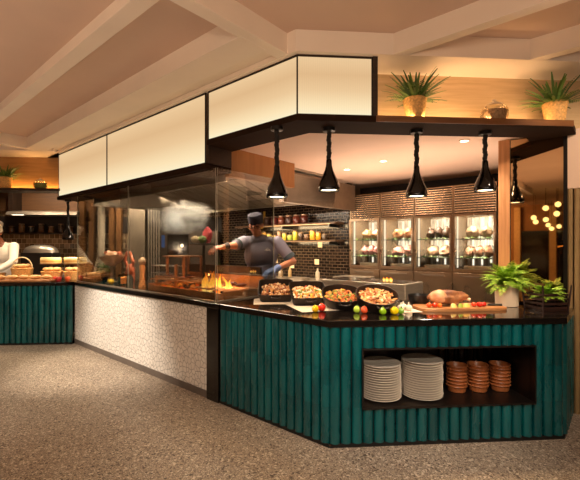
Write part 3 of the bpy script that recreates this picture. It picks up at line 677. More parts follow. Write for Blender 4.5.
# ================================================================== KITCHEN BACK WALL
# display fridges
FST = pbr('bronzed_steel', (160, 136, 110), .28, .85, var=.08, scale=2, rvar=.08)
LOUV = pbr('louvre_steel', (206, 186, 160), .25, .8, var=.04)
def fridge(i, x0, lab):
    wd = .527
    t = thing('display_fridge', lab, 'display fridge', W('D', x0, 3.0, 0), AD, 'steel meat display fridges')
    b = B(); b.box(.0, .012, 0, .60, 0, 2.25); b.box(wd-.012, wd, 0, .60, 0, 2.25); b.box(.012, wd-.012, .585, .60, 0, 2.25); b.box(.012, wd-.012, .0, .585, 2.235, 2.25)
    b.box(.012, wd-.012, .0, .585, 1.86, 1.875); b.box(.012, wd-.012, 0, .585, 1.10, 1.14); b.build('carcass', FST, t)
    b = B(); b.box(.02, wd-.02, .56, .58, 1.145, 1.855); b.build('back_lining', pbr('fridge_lining', (255, 250, 240), .35, 0., scale=5, stretch=(9, 1, .6), col2=(60, 52, 44)), t)
    b = B()
    for q in range(11): z = 1.884+q*.0318; b.add([(x_, -.012*math.sin(PI*a_/5)**.8+.012, z+.023*a_/5) for a_ in range(6) for x_ in (.012, wd-.012)], [(2*a_, 2*a_+1, 2*a_+3, 2*a_+2) for a_ in range(5)])
    b.build('louvre', LOUV, t, smooth=True); b = B(); b.box(.012, wd-.012, .02, .03, 1.876, 2.235); b.build('louvre_back', BLKMET, t)
    for z in (1.29, 1.545):
        b = B(); b.box(.02, wd-.02, .05, .55, z-.008, z); b.build('shelf', pbr('fridge_shelf', (60, 66, 50), .4), t)
    for sx_ in (.032, wd-.038):
        b = B(); b.box(sx_, sx_+.006, .06, .10, 1.16, 1.85); b.build('light_strip', glow('cool_strip', (255, 240, 214), 1.3), t)
    for q in range(4):
        xx = .09+q*.115+.012*((q*3+i) % 3); b = B(); b.box(xx, xx+.022, .552, .559, 1.16+.03*((q+i) % 3), 1.84); b.build('light_strip', glow('back_strip', (255, 244, 224), 1.5), t)
    d = B(); f = .032
    d.box(.004, f, -.03, -.002, 1.115, 1.87); d.box(wd-f, wd-.004, -.03, -.002, 1.115, 1.87); d.box(f, wd-f, -.03, -.002, 1.115, 1.15); d.box(f, wd-f, -.03, -.002, 1.838, 1.87)
    dr = d.build('door', FST, t)
    b = B(); b.box(f, wd-f, -.02, -.014, 1.15, 1.838); b.build('pane', GLASS, dr)
    b = B(); b.box(wd-.026, wd-.014, -.05, -.03, 1.35, 1.62); b.build('handle', STEEL, dr)
    for z0, z1 in ((.75, 1.095), (.42, .74), (.09, .41)):
        dd = B().box(.006, wd-.006, -.02, 0, z0, z1).build('drawer', FST, t, bevel=.003)
        B().box(.1, wd-.1, -.035, -.02, z1-.05, z1-.035).build('handle', STEELD, dd)
    light('fridge_light', 'AREA', W('D', x0+wd/2, 3.10, 1.845), 12, (255, 236, 208), W('D', x0+wd/2, 3.30, 1.3), .4, .1)
    light('fridge_light', 'AREA', W('D', x0+wd/2, 3.06, 1.52), 8, (255, 236, 208), W('D', x0+wd/2, 3.30, 1.25), .4, .02)
    return t
wh = ['next to the tiled wall', 'second from the tiled wall', 'third from the tiled wall', 'next to the copper-lit post']
MEATC = [((206, 120, 70), (230, 180, 130)), ((226, 120, 60), (236, 190, 150)), ((70, 44, 34), (120, 84, 60)), ((190, 146, 110), (220, 190, 160)), ((176, 84, 84), (214, 150, 140)), ((190, 100, 90), (226, 170, 150)), ((186, 130, 100), (216, 176, 146)), ((170, 110, 84), (206, 156, 126))]
for i in range(4):
    x0 = -1.694+i*.529; fridge(i, x0, 'steel meat display fridge '+wh[i])
    for sh, z in enumerate((1.545, 1.29)):
        c1, c2 = MEATC[(i if sh == 0 else i+4)]
        n = 2 if (i*2+sh) % 3 != 1 else 3
        for j in range(n):
            xx = x0+.10+(wd_ := .33)*(j+.5)/n; rr = .158/n
            b = B(); b.ell((0, 0, .085), (rr*1.0, .11, .078), 20, 14, jit=.32, seed=i*7+sh*3+j)
            o = b.build('meat_joint', pbr('meat_%d' % (i+4*sh), tuple(int(q*.6) for q in c1), .45, scale=16, col2=tuple(int(q*.7) for q in c2), bump=.5, bscale=40, coat=.1), None, W('D', xx, 3.24, z+.0005), rnd.uniform(0, 6)*0+AD, smooth=True)
            tag(o, '%s meat joint on the %s shelf, fridge %s' % (['first', 'second', 'third'][j], ('upper', 'lower')[sh], wh[i]), 'meat', 'meat joints in the fridges')
for i in range(4):
    x0 = -1.694+i*.529
    for sh, z in enumerate((1.545, 1.29)):
        b = B(); r2 = random.Random(i*5+sh)
        for q in range(26):
            cx, cy = r2.uniform(-.19, .19), r2.uniform(-.05, .0); e_ = r2.uniform(.015, .03); a_ = r2.uniform(0, 6)
            b.add([(cx, cy, .001), (cx+e_*math.cos(a_), cy+e_*math.sin(a_), .008), (cx+e_*1.5*math.cos(a_+.6), cy+e_*1.5*math.sin(a_+.6), .026), (cx+e_*math.cos(a_+1.2), cy+e_*math.sin(a_+1.2), .012)], [(0, 1, 2, 3)])
        o = b.build('lettuce_leaves', LEAFD, None, W('D', x0+.263, 3.11, z+.0005), AD); tag(o, 'green leaves along the %s shelf, fridge %s' % (('upper', 'lower')[sh], wh[i]), 'leaves', None, 'stuff')
# hanging bottles / small packs on fridge floor
for i in range(4):
    x0 = -1.694+i*.529
    b = B(); b.box(-.17, .17, -.1, .1, 0, .05); o = b.build('tray', pbr('clear_tray', (210, 196, 176), .2, .4), None, W('D', x0+.26, 3.24, 1.1405), AD, bevel=.01); tag(o, 'shallow pale tray at the bottom of the fridge '+wh[i], 'tray', 'trays in the fridges')
# shelves on tiled wall
for z, nm in ((1.83, 'upper'), (1.55, 'lower')):
    t = thing('wall_shelf', '%s long dark shelf of jars on the tiled back wall' % nm, 'shelf', W('D', -3.15, 3.0, z), AD)
    b = B(); b.box(-1.0, 1.35, -.26, 0, -.03, 0); b.build('board', pbr('shelf_wood', (96, 70, 44), .5), t)
    for x in (-.8, .2, 1.2): b = B(); b.box(x, x+.02, -.24, 0, -.08, -.03); b.build('bracket', BLKMET, t)
JC = [(90, 40, 30), (110, 50, 34), (70, 44, 36), (120, 60, 40), (104, 44, 40), (84, 50, 40), (100, 60, 40), (90, 46, 36)]
def storage_jar(lab, loc, col, r, h, grp, lidc):
    t = thing('storage_jar', lab, 'jar', loc, AD, grp)
    b = B(); b.lathe([(r*.9, 0), (r, .01), (r, h*.8), (r*.85, h*.86)], 18); b.build('vessel', pbr('jarfill_%d_%d_%d' % col, col, .25, var=.25, scale=40, coat=.6), t, smooth=True)
    b = B(); b.lathe([(r*.88, h*.86), (r*.92, h*.87), (r*.92, h*.98), (r*.8, h)], 18); b.build('lid', lidc, t, smooth=True)
order = ['first', 'second', 'third', 'fourth', 'fifth', 'sixth', 'seventh', 'eighth', 'ninth', 'tenth', 'eleventh', 'twelfth', 'thirteenth', 'fourteenth']
LIDS = pbr('jar_lid', (150, 120, 96), .35, .6)
for i in range(7):
    storage_jar('dark red storage jar, %s from the fridge end of the upper shelf' % order[i], W('D', -2.52-i*.175, 2.87, 1.8305), JC[i], .068, .16, 'dark storage jars on the upper shelf', LIDS)
JC2 = [(70, 54, 40), (216, 150, 40), (226, 170, 60), (90, 60, 40), (60, 40, 30), (190, 180, 60), (150, 170, 70), (180, 160, 60), (110, 80, 50), (224, 180, 70), (220, 200, 110), (230, 170, 60)]
for i in range(12):
    storage_jar('%s storage jar from the fridge end of the lower shelf' % order[i], W('D', -2.10-i*.125, 2.87, 1.5505), JC2[i], .042, .10+.035*((i*7) % 3), 'small bright jars on the lower shelf', _m['jar_lid'])
# glowing pale squares imitate lamp reflections on the tiled wall
for i, (x, z) in enumerate(((-3.25, 1.47), (-2.28, 1.47), (-3.3, 1.18), (-2.35, 1.18), (-2.9, 1.10))):
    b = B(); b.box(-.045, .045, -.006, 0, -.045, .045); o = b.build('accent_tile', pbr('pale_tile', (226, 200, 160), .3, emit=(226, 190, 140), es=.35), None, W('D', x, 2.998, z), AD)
    tag(o, 'pale square tile in the dark back wall, %s' % ['upper, toward the chef', 'upper, toward the fridge', 'lower, toward the chef', 'lower, toward the fridge', 'lowest of the five'][i], 'tile', 'pale tiles in the back wall')
# back kitchen bench
t = thing('prep_bench', 'steel prep bench along the tiled back wall', 'bench', W('D', -3.2, 2.60, 0), AD)
b = B(); b.box(-1.0, 1.45, -.25, .38, .86, .90); b.build('top', STEEL, t, bevel=.004)
b = B(); b.box(-.98, 1.43, -.22, .36, .10, .86); b.build('cabinet', STEELD, t)
b = B(); b.box(-.95, 1.4, -.18, .3, 0, .10); b.build('plinth', PLINTH, t)
for i, (x, y, h, r, c) in enumerate(((-2.15, 2.75, .20, .035, (210, 196, 170)), (-2.7, 2.7, .22, .03, (200, 170, 120)), (-3.0, 2.8, .16, .045, (150, 130, 104)), (-3.3, 2.72, .24, .03, (90, 60, 36)))):
    t = thing('bottle', ['clear bottle nearest the fridge', 'amber bottle in the middle', 'stubby pale bottle', 'dark bottle nearest the chef'][i]+' on the steel back bench', 'bottle', W('D', x, y, .9005), 0, 'bottles on the back bench')
    b = B(); b.lathe([(r*.95, 0), (r, .008), (r, h*.6), (r*.4, h*.75), (r*.38, h*.93)], 14); b.build('body', pbr('bottle_%d' % c[2], c, .15, coat=.5), t, smooth=True)
    b = B(); b.lathe([(r*.42, h*.93), (r*.42, h)], 12); b.build('stopper', BLKMET, t)
for i, (x, y, z, c, lab) in enumerate(((-2.45, 2.62, .9005, (150, 136, 116), 'shallow steel tray on the back bench behind the second lamp'), (-3.15, 2.55, .9005, (170, 160, 140), 'shallow steel tray on the back bench nearest the chef'))):
    b = B(); b.lathe([(1, 0), (1.02, .03), (1.06, .032), (.98, .03), (.96, .006), (.1, .005)], 32, sx=.17, sy=.11, e=7); o = b.build('tray', STEEL, None, W('D', x, y, z), AD+.1, smooth=True); tag(o, lab, 'tray')

# mid kitchen bench + griddle
t = thing('kitchen_bench', 'steel kitchen bench behind the pans, carrying the griddle', 'bench', W('D', -.6, 1.60, 0), AD)
b = B(); b.box(-.55, .62, -.38, .22, .865, .90); b.build('top', STEEL, t, bevel=.004)
b = B(); b.box(-.53, .60, -.34, .20, .06, .865); b.build('cabinet', STEELD, t)
b = B(); b.box(-.5, .6, -.30, .18, 0, .06); b.build('plinth', PLINTH, t)
t = thing('griddle', 'low steel griddle box with a small flame behind the round pan', 'griddle', W('D', -.45, 1.46, .9005), AD)
b = B(); b.box(-.55, .46, -.20, .24, .02, .175); b.build('body', STEEL, t, bevel=.006)
b = B()
for x in (-.5, .41):
    for y in (-.16, .19): b.lathe([(.02, 0), (.02, .02)], 12, (x, y, 0))
b.build('foot', BLKMET, t)
b = B(); b.box(-.50, .41, -.16, .20, .175, .182); b.build('hot_plate', pbr('hot_plate', (110, 96, 82), .18, .9), t)
b = B()
for q in range(5): b.lathe([(.008, 0), (.012, .010), (.006, .024), (.001, .036)], 10, (.12+q*.022, .02+.02*(q % 2), .182))
b.build('flame', FLAME, t, smooth=True)  # small glowing shapes stand in for an orange reflection, not a burner
for q in range(3):
    pass
# chairs-like steel frame before the fridge: tray trolley
t = thing('tray_stand', 'bright steel tray stand in front of the first fridge', 'stand', W('D', -1.35, 2.55, 0), AD)
b = B()
for x in (-.2, .2):
    b.tube([(x, -.15, 0), (x+.03, -.15, .99)], .012, 8); b.tube([(x, .15, 0), (x, .15, .99)], .012, 8)
b.build('frame', STEEL, t, smooth=True)
b = B(); b.box(-.24, .24, -.18, .18, .99, 1.01); b.box(-.2, .2, -.15, .15, .5, .515); b.build('shelf', STEEL, t)
# kitchen downlights
for i, (x, y) in enumerate(((-.55, 1.9), (-1.15, 2.05), (.45, 1.6))):
    p = W('D', x, y, 2.452)
    t = thing('downlight', ['round ceiling downlight between second and third heat lamps', 'round ceiling downlight behind the second heat lamp', 'round ceiling downlight behind the third heat lamp'][i], 'light', p, 0, 'kitchen downlights')
    b = B(); b.lathe([(.05, .008), (.05, 0), (.038, 0), (.038, .006)], 20); b.build('trim_ring', KCEIL, t)
    b = B(); b.lathe([(.037, .002), (.037, .006)], 18); b.build('lens', LAMPGL, t)
    light('kitchen_downlight', 'SPOT', (p.x, p.y, 2.44), 70, (255, 232, 206), (p.x, p.y, 0), .05, spot=120, blend=.8)

# ================================================================== HOOD AND COOKING LINE
HS = pbr('hood_steel', (160, 148, 132), .35, .6, var=.2, scale=4, rvar=.1)
t = thing('extractor_hood', 'large steel extractor hood above the open grill', 'hood', W('D', -3, 1.3, 2.10), AD)
b = B(); b.box(-1.9, 1.40, -.92, -.88, .04, .36); b.box(-1.9, 1.40, 1.1, 1.14, .0, .36); b.box(-1.9, -1.86, -.92, 1.1, .0, .36); b.box(1.36, 1.40, .06, 1.1, -.10, .28); b.box(-1.9, 1.40, -.92, 1.14, .33, .36); b.build('canopy', HS, t)
b = B()
for q in range(16):
    x = -1.84+q*.2; b.add([(x, .1, .30), (x+.17, .1, .30), (x+.17, 1.0, .02), (x, 1.0, .02), (x, .12, .32), (x+.17, .12, .32), (x+.17, 1.02, .04), (x, 1.02, .04)], [(0, 3, 2, 1), (4, 5, 6, 7), (0, 1, 5, 4), (1, 2, 6, 5), (2, 3, 7, 6), (3, 0, 4, 7)])
b.build('filter', STEELD, t)
b = B(); b.box(-1.4, 1.2, -.35, -.31, .28, .30); b.build('lamp_strip', glow('hood_strip', (255, 232, 196), 5.), t)
stm = NT('steam'); tc = stm.n('ShaderNodeTexCoord'); nz = stm.n('ShaderNodeTexNoise', i_Scale=3.2, i_Detail=5); stm.l(tc.outputs['Object'], nz.inputs['Vector'])
gr = stm.n('ShaderNodeTexGradient', gradient_type='SPHERICAL'); mp = stm.n('ShaderNodeMapping'); mp.inputs['Scale'].default_value = (1/.75, 1/.34, 1/.26); stm.l(tc.outputs['Object'], mp.inputs[0]); stm.l(mp.outputs[0], gr.inputs[0])
m1 = stm.n('ShaderNodeMath', operation='MULTIPLY'); m2 = stm.n('ShaderNodeMapRange'); m2.inputs['From Min'].default_value = .49; m2.inputs['From Max'].default_value = .7; m2.inputs['To Max'].default_value = 17
stm.l(nz.outputs[0], m2.inputs[0]); stm.l(m2.outputs[0], m1.inputs[0]); stm.l(gr.outputs[1], m1.inputs[1])
vs = stm.n('ShaderNodeVolumeScatter'); vs.inputs['Color'].default_value = (1, .93, .82, 1); stm.l(m1.outputs[0], vs.inputs['Density']); stm.l(vs.outputs[0], stm.out.inputs['Volume'])
b = B(); b.ell((0, 0, 0), (.75, .34, .26), 24, 14); o = b.build('steam', stm.m, None, W('D', -3.2, .85, 1.86), AD, smooth=True); tag(o, 'bright cloud of steam drifting under the extractor hood', 'steam', None, 'stuff')
# wood-clad end panel of the hood
b = B(); b.box(-1.52, -1.45, .30, 1.335, 2.165, 2.46); o = S('wall_hood_end', b, wood('golden_oak_panel', (158, 104, 54), (172, 116, 62), .5, 'Z', 3, 8), 'D')
b = B(); b.box(-1.68, -1.60, 1.30, 3.0, 2.01, 2.40); S('wall_hood_side', b, pbr('taupe_panel', (118, 98, 78), .5, .3), 'D')
# grill
COP = pbr('copper_steel', (214, 152, 104), .3, .6, var=.2, scale=8)
t = thing('charcoal_grill', 'open charcoal grill with steel posts, racks and a leaping fire', 'grill', W('D', -2.1, .42, .9185), AD)
b = B(); b.box(-.68, .74, -.27, -.25, 0, .06); b.box(-.68, .74, .28, .30, 0, .20); b.box(-.68, -.66, -.27, .30, 0, .08); b.box(.72, .74, -.27, .30, 0, .08); b.box(-.68, .74, -.27, .30, 0, .012); b.build('firebox', COP, t)
b = B(); r2 = random.Random(4)
for q in range(150): b.ell((r2.uniform(-.63, .69), r2.uniform(-.22, .25), .03+r2.uniform(0, .03)), (.03*r2.uniform(.6, 1.1), .025, .02), 6, 4, r2.uniform(0, 6), jit=.4, seed=q)
cm = NT('ember_coals'); g = cm.n('ShaderNodeNewGeometry'); e1 = ramp(cm, g.outputs['Random Per Island'], [(0, (.01, .008, .007, 1)), (.45, (.02, .012, .01, 1)), (.6, lin((230, 80, 20))), (1, lin((255, 150, 50)))])
em = cm.n('ShaderNodeEmission', i_Strength=1.6); cm.l(e1, em.inputs[0]); cm.l(em.outputs[0], cm.out.inputs[0])
o = b.build('coals', cm.m, t, smooth=True); o['kind'] = 'stuff'
for zz, xa, xb in ((.135, -.68, .10), (.085, .15, .72)):
    b = B()
    for q in range(17): y = -.24+q*.031; b.tube([(xa, y, zz), (xb, y, zz)], .0045, 6)
    for x in (xa, (xa+xb)/2, xb): b.tube([(x, -.25, zz-.008), (x, .27, zz-.008)], .006, 6)
    b.build('grate', COP, t)
for (x, y, h) in ((-.62, -.2, .17), (-.20, -.2, .32), (-.70, .0, .41), (-.34, .0, .41), (-.62, .26, .41), (-.34, .26, .41)):
    b = B(); b.box(x-.014, x+.014, y-.014, y+.014, 0, h); b.build('post', COP, t)
b = B(); b.box(-.74, -.32, -.04, .28, .395, .41); b.build('rack_shelf', COP, t)
b = B(); b.box(-.60, .72, .26, .28, .20, .30); b.build('back_rail', pbr('smoked_copper', (70, 48, 36), .55, .3), t)
b = B(); b.box(-.62, .05, -.215, -.195, .155, .175); b.box(-.62, -.2, -.21, -.19, .075, .09); b.build('front_bar', COP, t)
b = B(); r2 = random.Random(12)
for q in range(16):
    x, y = .30+r2.uniform(-.13, .17), -.05+r2.uniform(-.12, .12); h = r2.uniform(.12, .26); w_ = r2.uniform(.018, .036)
    pts = []; rr = []
    for kk in range(8): u = kk/7; pts.append((x+.03*math.sin(q+u*5)*u, y+.02*math.cos(q*2+u*4)*u, .03+h*u)); rr.append(max(.001, w_*(math.sin(PI*min(1, u*.85+.15)))**.8*(1-u*.6)))
    b.tube(pts, rr, 8)
b.build('flame', FLAME, t, smooth=True)
light('fire_light', 'POINT', W('D', -1.8, .30, 1.14), 5, (255, 164, 84), size=.012)
light('ember_light', 'POINT', W('D', -2.5, .30, 1.05), 4, (255, 176, 104), size=.012)
# raw meat display on stand above grill
t = thing('display_stand', 'small round stand on a dark post above the fire', 'stand', W('D', -2.02, .52, 1.335), AD)
t.location.z = .95
t.location = W('D', -2.28, .60, .9310); 
b = B(); b.tube([(0, 0, 0), (0, 0, .53)], .018, 10); b.build('post', BLKMET, t)
b = B(); b.lathe([(.14, .53), (.15, .535), (.15, .55), (.13, .552)], 24, sx=1.5); b.build('plate', IRON, t, smooth=True)
zt = .9310+.5525
def food1(name, lab, cat, loc, rad, mat, jit=.25, seed=1):
    b = B(); b.ell((0, 0, rad[2]), rad, 20, 12, jit=jit, seed=seed); o = b.build(name, mat, None, loc, AD, smooth=True); return tag(o, lab, cat)
food1('beef_cut', 'bright red raw beef cut on the stand above the fire', 'meat', W('D', -2.25, .63, zt), (.065, .05, .10), pbr('raw_beef', (196, 34, 48), .35, scale=14, col2=(226, 100, 104), coat=.3, emit=(190, 30, 40), es=.06), .3, 2)  # beef colour includes a faint added glow
food1('cauliflower', 'pale cauliflower on the stand beside the red beef', 'vegetable', W('D', -2.42, .58, zt), (.06, .055, .045), pbr('cauliflower', (214, 190, 150), .6, bump=1, bscale=60), .3, 3)
food1('artichoke', 'green artichoke on the stand in front of the red beef', 'vegetable', W('D', -2.20, .52, zt), (.05, .05, .042), pbr('artichoke', (90, 116, 50), .5, scale=30, var=.4, bump=.8, bscale=50), .3, 4)
# steaks on the grill
for i, (x, y) in enumerate(((-2.68, .35), (-2.45, .5), (-2.3, .3), (-1.75, .6), (-1.55, .55))):
    b = B(); b.ell((0, 0, .018), (.075, .05, .018), 16, 8, jit=.25, seed=i+20); o = b.build('steak', pbr('steak', (110, 54, 34), .4, scale=20, var=.4, coat=.3), None, W('D', x, y, (1.0585 if i < 3 else 1.0085)), rnd.uniform(0, 3), smooth=True)
    tag(o, ['steak on the rack end farthest from the fire', 'steak at the back of the higher grate', 'steak at the front of the higher grate', 'steak behind the flames', 'steak beside the flames, near the return glass'][i], 'meat', 'steaks on the grill')
# counter display left of grill
ZG = .9185
t = thing('shell_bowl', 'wide shell-shaped bowl on a shiny pedestal behind the glass', 'bowl', W('D', -4.02, .28, ZG), AD)
b = B(); b.lathe([(.09, 0), (.09, .01), (.03, .03), (.022, .18), (.05, .24)], 24); b.build('pedestal', STEEL, t, smooth=True)
rs = []
for k, (r_, z) in enumerate(((.04, .24), (.10, .27), (.17, .33), (.20, .38), (.19, .38), (.15, .33), (.08, .28), (.01, .27))):
    rs.append([(r_*(1+.06*math.cos(9*th))*math.cos(th), r_*(1+.06*math.cos(9*th))*math.sin(th)*.8, z+.03*math.cos(th)*(r_/.2)) for th in [2*PI*i/36 for i in range(36)]])
b = B(); b.rings(rs); b.build('shell', pbr('shell_pink', (240, 190, 150), .35, var=.2, scale=20, coat=.3), t, smooth=True)
b = B(); r2 = random.Random(3)
for i in range(26): b.ell((r2.uniform(-.1, .1), r2.uniform(-.07, .07), .35+r2.uniform(0, .09)), (.04, .034, .028), 8, 6, r2.uniform(0, 6), jit=.4, seed=i)
o = b.build('seafood', islands('seafood', [(230, 160, 120), (236, 190, 150), (210, 120, 84), (240, 210, 180)]), None, W('D', -4.02, .28, ZG), AD, smooth=True); tag(o, 'pink and cream seafood heaped in the shell bowl', 'seafood', None, 'stuff')
t = thing('candle_jar', 'glowing orange candle lantern beside the shell bowl', 'candle', W('D', -3.62, .25, ZG), AD)
b = B(); b.lathe([(.06, 0), (.065, .005), (.065, .14), (.06, .14), (.055, .01), (.01, .008)], 24); b.build('glass', JARGL, t, smooth=True)
b = B(); b.lathe([(.05, .012), (.05, .10), (.045, .105)], 20); b.build('wax', pbr('wax_glow', (255, 170, 96), .5, emit=(255, 140, 60), es=1.1), t, smooth=True)
t = thing('crab', 'pink crab standing upright behind the candle lantern', 'seafood', W('D', -3.72, .40, ZG), AD)
b = B(); b.ell((0, 0, .20), (.09, .05, .08), 18, 10, jit=.15, seed=2); b.build('shell', pbr('crab_shell', (226, 120, 80), .35, var=.25, scale=25, coat=.3), t, smooth=True)
for s in (-1, 1):
    for q in range(3): b = B(); b.tube([(s*.06, 0, .18-q*.03), (s*.13, -.01, .16-q*.04), (s*.12, -.01, .0+.002)], [.014, .012, .005], 7); b.build('leg', _m['crab_shell'], t, smooth=True)
    b = B(); b.tube([(s*.06, 0, .24), (s*.12, -.02, .32), (s*.07, -.03, .40)], [.018, .022, .02], 8); b.ell((s*.05, -.03, .42), (.03, .02, .045), 10, 8, ry=-s*.5); b.build('claw', _m['crab_shell'], t, smooth=True)
b = B(); b.ell((0, 0, .038), (.05, .038, .038), 18, 12); b.ell((.05, 0, .038), (.012, .012, .012), 8, 6); o = b.build('lemon', pbr('lemon', (236, 190, 40), .4, bump=.2, bscale=120), None, W('D', -3.80, .16, ZG), AD+.4, smooth=True); tag(o, 'whole yellow lemon lying behind the glass', 'lemon')
t = thing('herb_pot', 'bushy green herbs between the folded paper and the shell bowl', 'herbs', W('D', -4.36, .30, ZG), AD)
b = B(); b.lathe([(.06, 0), (.075, .12), (.07, .12), (.055, .1)], 18); b.build('pot', PLINTH, t, smooth=True)
b = B(); r2 = random.Random(6)
for i in range(240):
    d = Vector((r2.gauss(0, 1), r2.gauss(0, 1), r2.gauss(0, 1)+.3)).normalized()*r2.uniform(.05, .12); c = Vector((0, 0, .20))+d; q = r2.uniform(.012, .022); a = Vector((r2.uniform(-1, 1), r2.uniform(-1, 1), r2.uniform(-1, 1))).normalized()*q; e = a.cross(d).normalized()*q*.6
    b.add([tuple(c-a), tuple(c+e), tuple(c+a), tuple(c-e)], [(0, 1, 2, 3)])
b.tube([(0, 0, .1), (0, 0, .2)], .01, 6); b.build('foliage', LEAFD, t)
t = thing('brass_post', 'tall copper-lit pepper mill shaped post with a round head behind the glass', 'post', W('D', -3.13, .26, ZG), AD)
b = B(); b.lathe([(.045, 0), (.048, .02), (.035, .06), (.03, .18), (.038, .26), (.03, .29)], 20); b.build('shaft', pbr('amber_wood', (226, 150, 90), .35, var=.15, emit=(226, 120, 60), es=.12), t, smooth=True)  # amber colour and faint glow stand in for orange light on the shaft
b = B(); b.ell((0, 0, .335), (.048, .048, .05), 16, 10); b.build('head', pbr('pale_head', (230, 190, 150), .4), t, smooth=True)
t = thing('display_rail', 'low steel rail with two shelves behind the glass, before the grill', 'rail', W('D', -2.85, .62, ZG), AD)
b = B()
for x in (-.5, -.02): b.tube([(x, 0, 0), (x, 0, .26)], .010, 8)
b.build('post', STEEL, t, smooth=True)
b = B(); b.box(-.55, .02, -.08, .10, .15, .162); b.box(-.55, .02, -.08, .10, .255, .267); b.build('shelf', STEEL, t)
t = thing('folded_paper', 'white folded paper cone beside the bread at the end of the glass', 'paper', W('D', -4.80, .34, ZG), AD)
t2 = t
b = B(); b.add([(-.06, 0, 0), (.06, 0, 0), (.05, .02, .12), (-.05, .02, .12), (0, .05, .36)], [(0, 1, 2, 3), (3, 2, 4)]); b.add([(-.06, .10, 0), (.06, .10, 0), (0, .05, .36)], [(0, 1, 2)])
b.build('sheet', pbr('white_paper', (240, 226, 200), .7, emit=(240, 220, 180), es=.1), t)  # faint glow put into the paper so it looks lit

# kitchen fittings seen through the glass (far cross wall)
b = B(); b.box(-.16, .16, 0, .5, 0, 2.36); 
t = thing('steel_cabinet', 'tall plain steel cabinet deep behind the glass', 'cabinet', W('F', -2.93, 5.05, 0), AF)
b.build('body', STEELD, t, bevel=.004); B().box(.10, .12, -.03, 0, 1.0, 1.3).build('handle', STEEL, t)
t = thing('steel_cabinet', 'tall dark ribbed steel cabinet beside the plain one', 'cabinet', W('F', -2.60, 5.1, 0), AF)
b = B()
for q in range(5): b.box(-.12+q*.05, -.12+q*.05+.025, -.02, 0, 0, 2.36)
b.build('rib', STEEL, t); b = B(); b.box(-.14, .14, 0, .45, 0, 2.36); b.build('body', BLKMET, t)
b = B(); b.lathe([(.07, 0), (.07, 2.45)], 20); o = b.build('flue_pipe', pbr('bright_flue', (220, 206, 184), .25, .5), None, W('F', -3.60, 5.05, 0), smooth=True); tag(o, 'shiny vertical steel flue pipe deep behind the glass', 'pipe')
for i, x in enumerate((-3.98, -3.80, -3.42, -3.28)):
    b = B(); b.box(-.045, .045, -.05, .05, 0, 2.45); o = b.build('timber_post', wood('post_wood', (96, 62, 32), (130, 88, 48), .5, 'Z'), None, W('F', x, 5.12, 0), AF); tag(o, 'brown timber post deep behind the glass, %s' % ['nearest the bread counter', 'just before the flue pipe', 'just after the flue pipe', 'nearest the steel cabinet'][i], 'post', 'timber posts')
t = thing('oven_range', 'dark oven with a small lit screen deep behind the grill', 'oven', W('F', -2.1, 4.9, 0), AF)
b = B(); b.box(-.33, .75, 0, .6, 0, 1.75); b.build('body', pbr('oven_steel', (92, 80, 70), .35, .7), t, bevel=.005)
b = B(); b.box(-.2, .2, -.015, 0, 1.25, 1.68); b.build('door_glass', pbr('oven_glass', (14, 12, 12), .08), t)
b = B(); b.box(-.31, -.25, -.012, 0, 1.42, 1.66); b.build('screen', glow('screen_blue', (110, 140, 200), .6), t)
b = B(); b.ell((.08, -.02, 1.46), (.03, .02, .03), 10, 6); b.build('lamp', LAMPGL, t)
t = thing('gas_pipe', 'yellow gas pipe bending across the wall behind the chef', 'pipe', W('D', -3.6, 2.9, 0), AD)
b = B(); b.tube([(-.45, 0, 1.80), (.05, 0, 1.80), (.10, 0, 1.83), (.10, 0, 2.1)], .022, 10); b.build('run', pbr('yellow_pipe', (206, 150, 40), .4), t, smooth=True)

# far-left kitchen: hood lip, shelf with items, domed lid
t = thing('wall_hood', 'thin bright steel hood on the far wall above the bread counter', 'hood', W('F', -4.95, 5.5, 2.05), AF)
b = B(); b.add([(-.40, -.5, 0), (.9, -.5, 0), (.9, 0, 0), (-.40, 0, 0), (-.40, -.45, .06), (.9, -.45, .06), (.9, 0, .12), (-.40, 0, .12)], [(0, 3, 2, 1), (4, 5, 6, 7), (0, 1, 5, 4), (1, 2, 6, 5), (2, 3, 7, 6), (3, 0, 4, 7)]); b.build('canopy', STEEL, t)
b = B(); b.box(-.3, -.1, -.47, -.42, -.004, .0); b.build('lamp_strip', glow('hood_strip', (255, 232, 196), 5.), t)
t = thing('wall_shelf', 'dark shelf on the far tiled wall above the bread counter', 'shelf', W('F', -5.0, 5.57, 1.72), AF)
b = B(); b.box(-1.2, .9, -.24, 0, -.025, 0); b.build('board', BLKMET, t); 
for i in range(7):
    storage_jar('dim storage jar, %s from the screen end of the far dark shelf' % order[i], W('F', -4.35-i*.19, 5.43, 1.7205), ((96, 64, 40), (60, 50, 44), (120, 84, 50))[i % 3], .055, .13+.05*(i % 2), 'storage jars on the far dark shelf', _m['jar_lid'])
t = thing('back_bench', 'steel bench along the far wall behind the bread counter', 'bench', W('F', -4.9, 5.22, 0), AF)
b = B(); b.box(-1.6, .75, -.34, .36, .86, .90); b.build('top', STEEL, t); b = B(); b.box(-1.55, .7, -.3, .34, .0, .86); b.build('cabinet', STEELD, t)
t = thing('domed_lid', 'steel domed tray lid on the far back bench', 'lid', W('F', -4.75, 5.1, 1.34), AF)
t.location = W('F', -4.75, 5.1, .9005)
b = B(); b.box(-.28, .28, -.16, .16, 0, .42); b.build('warmer', pbr('warmer_black', (26, 22, 20), .4), t)
b = B(); b.lathe([(1, .42), (.98, .46), (.85, .52), (.55, .56), (.1, .575)], 28, sx=.32, sy=.18); b.build('dome', STEEL, t, smooth=True)

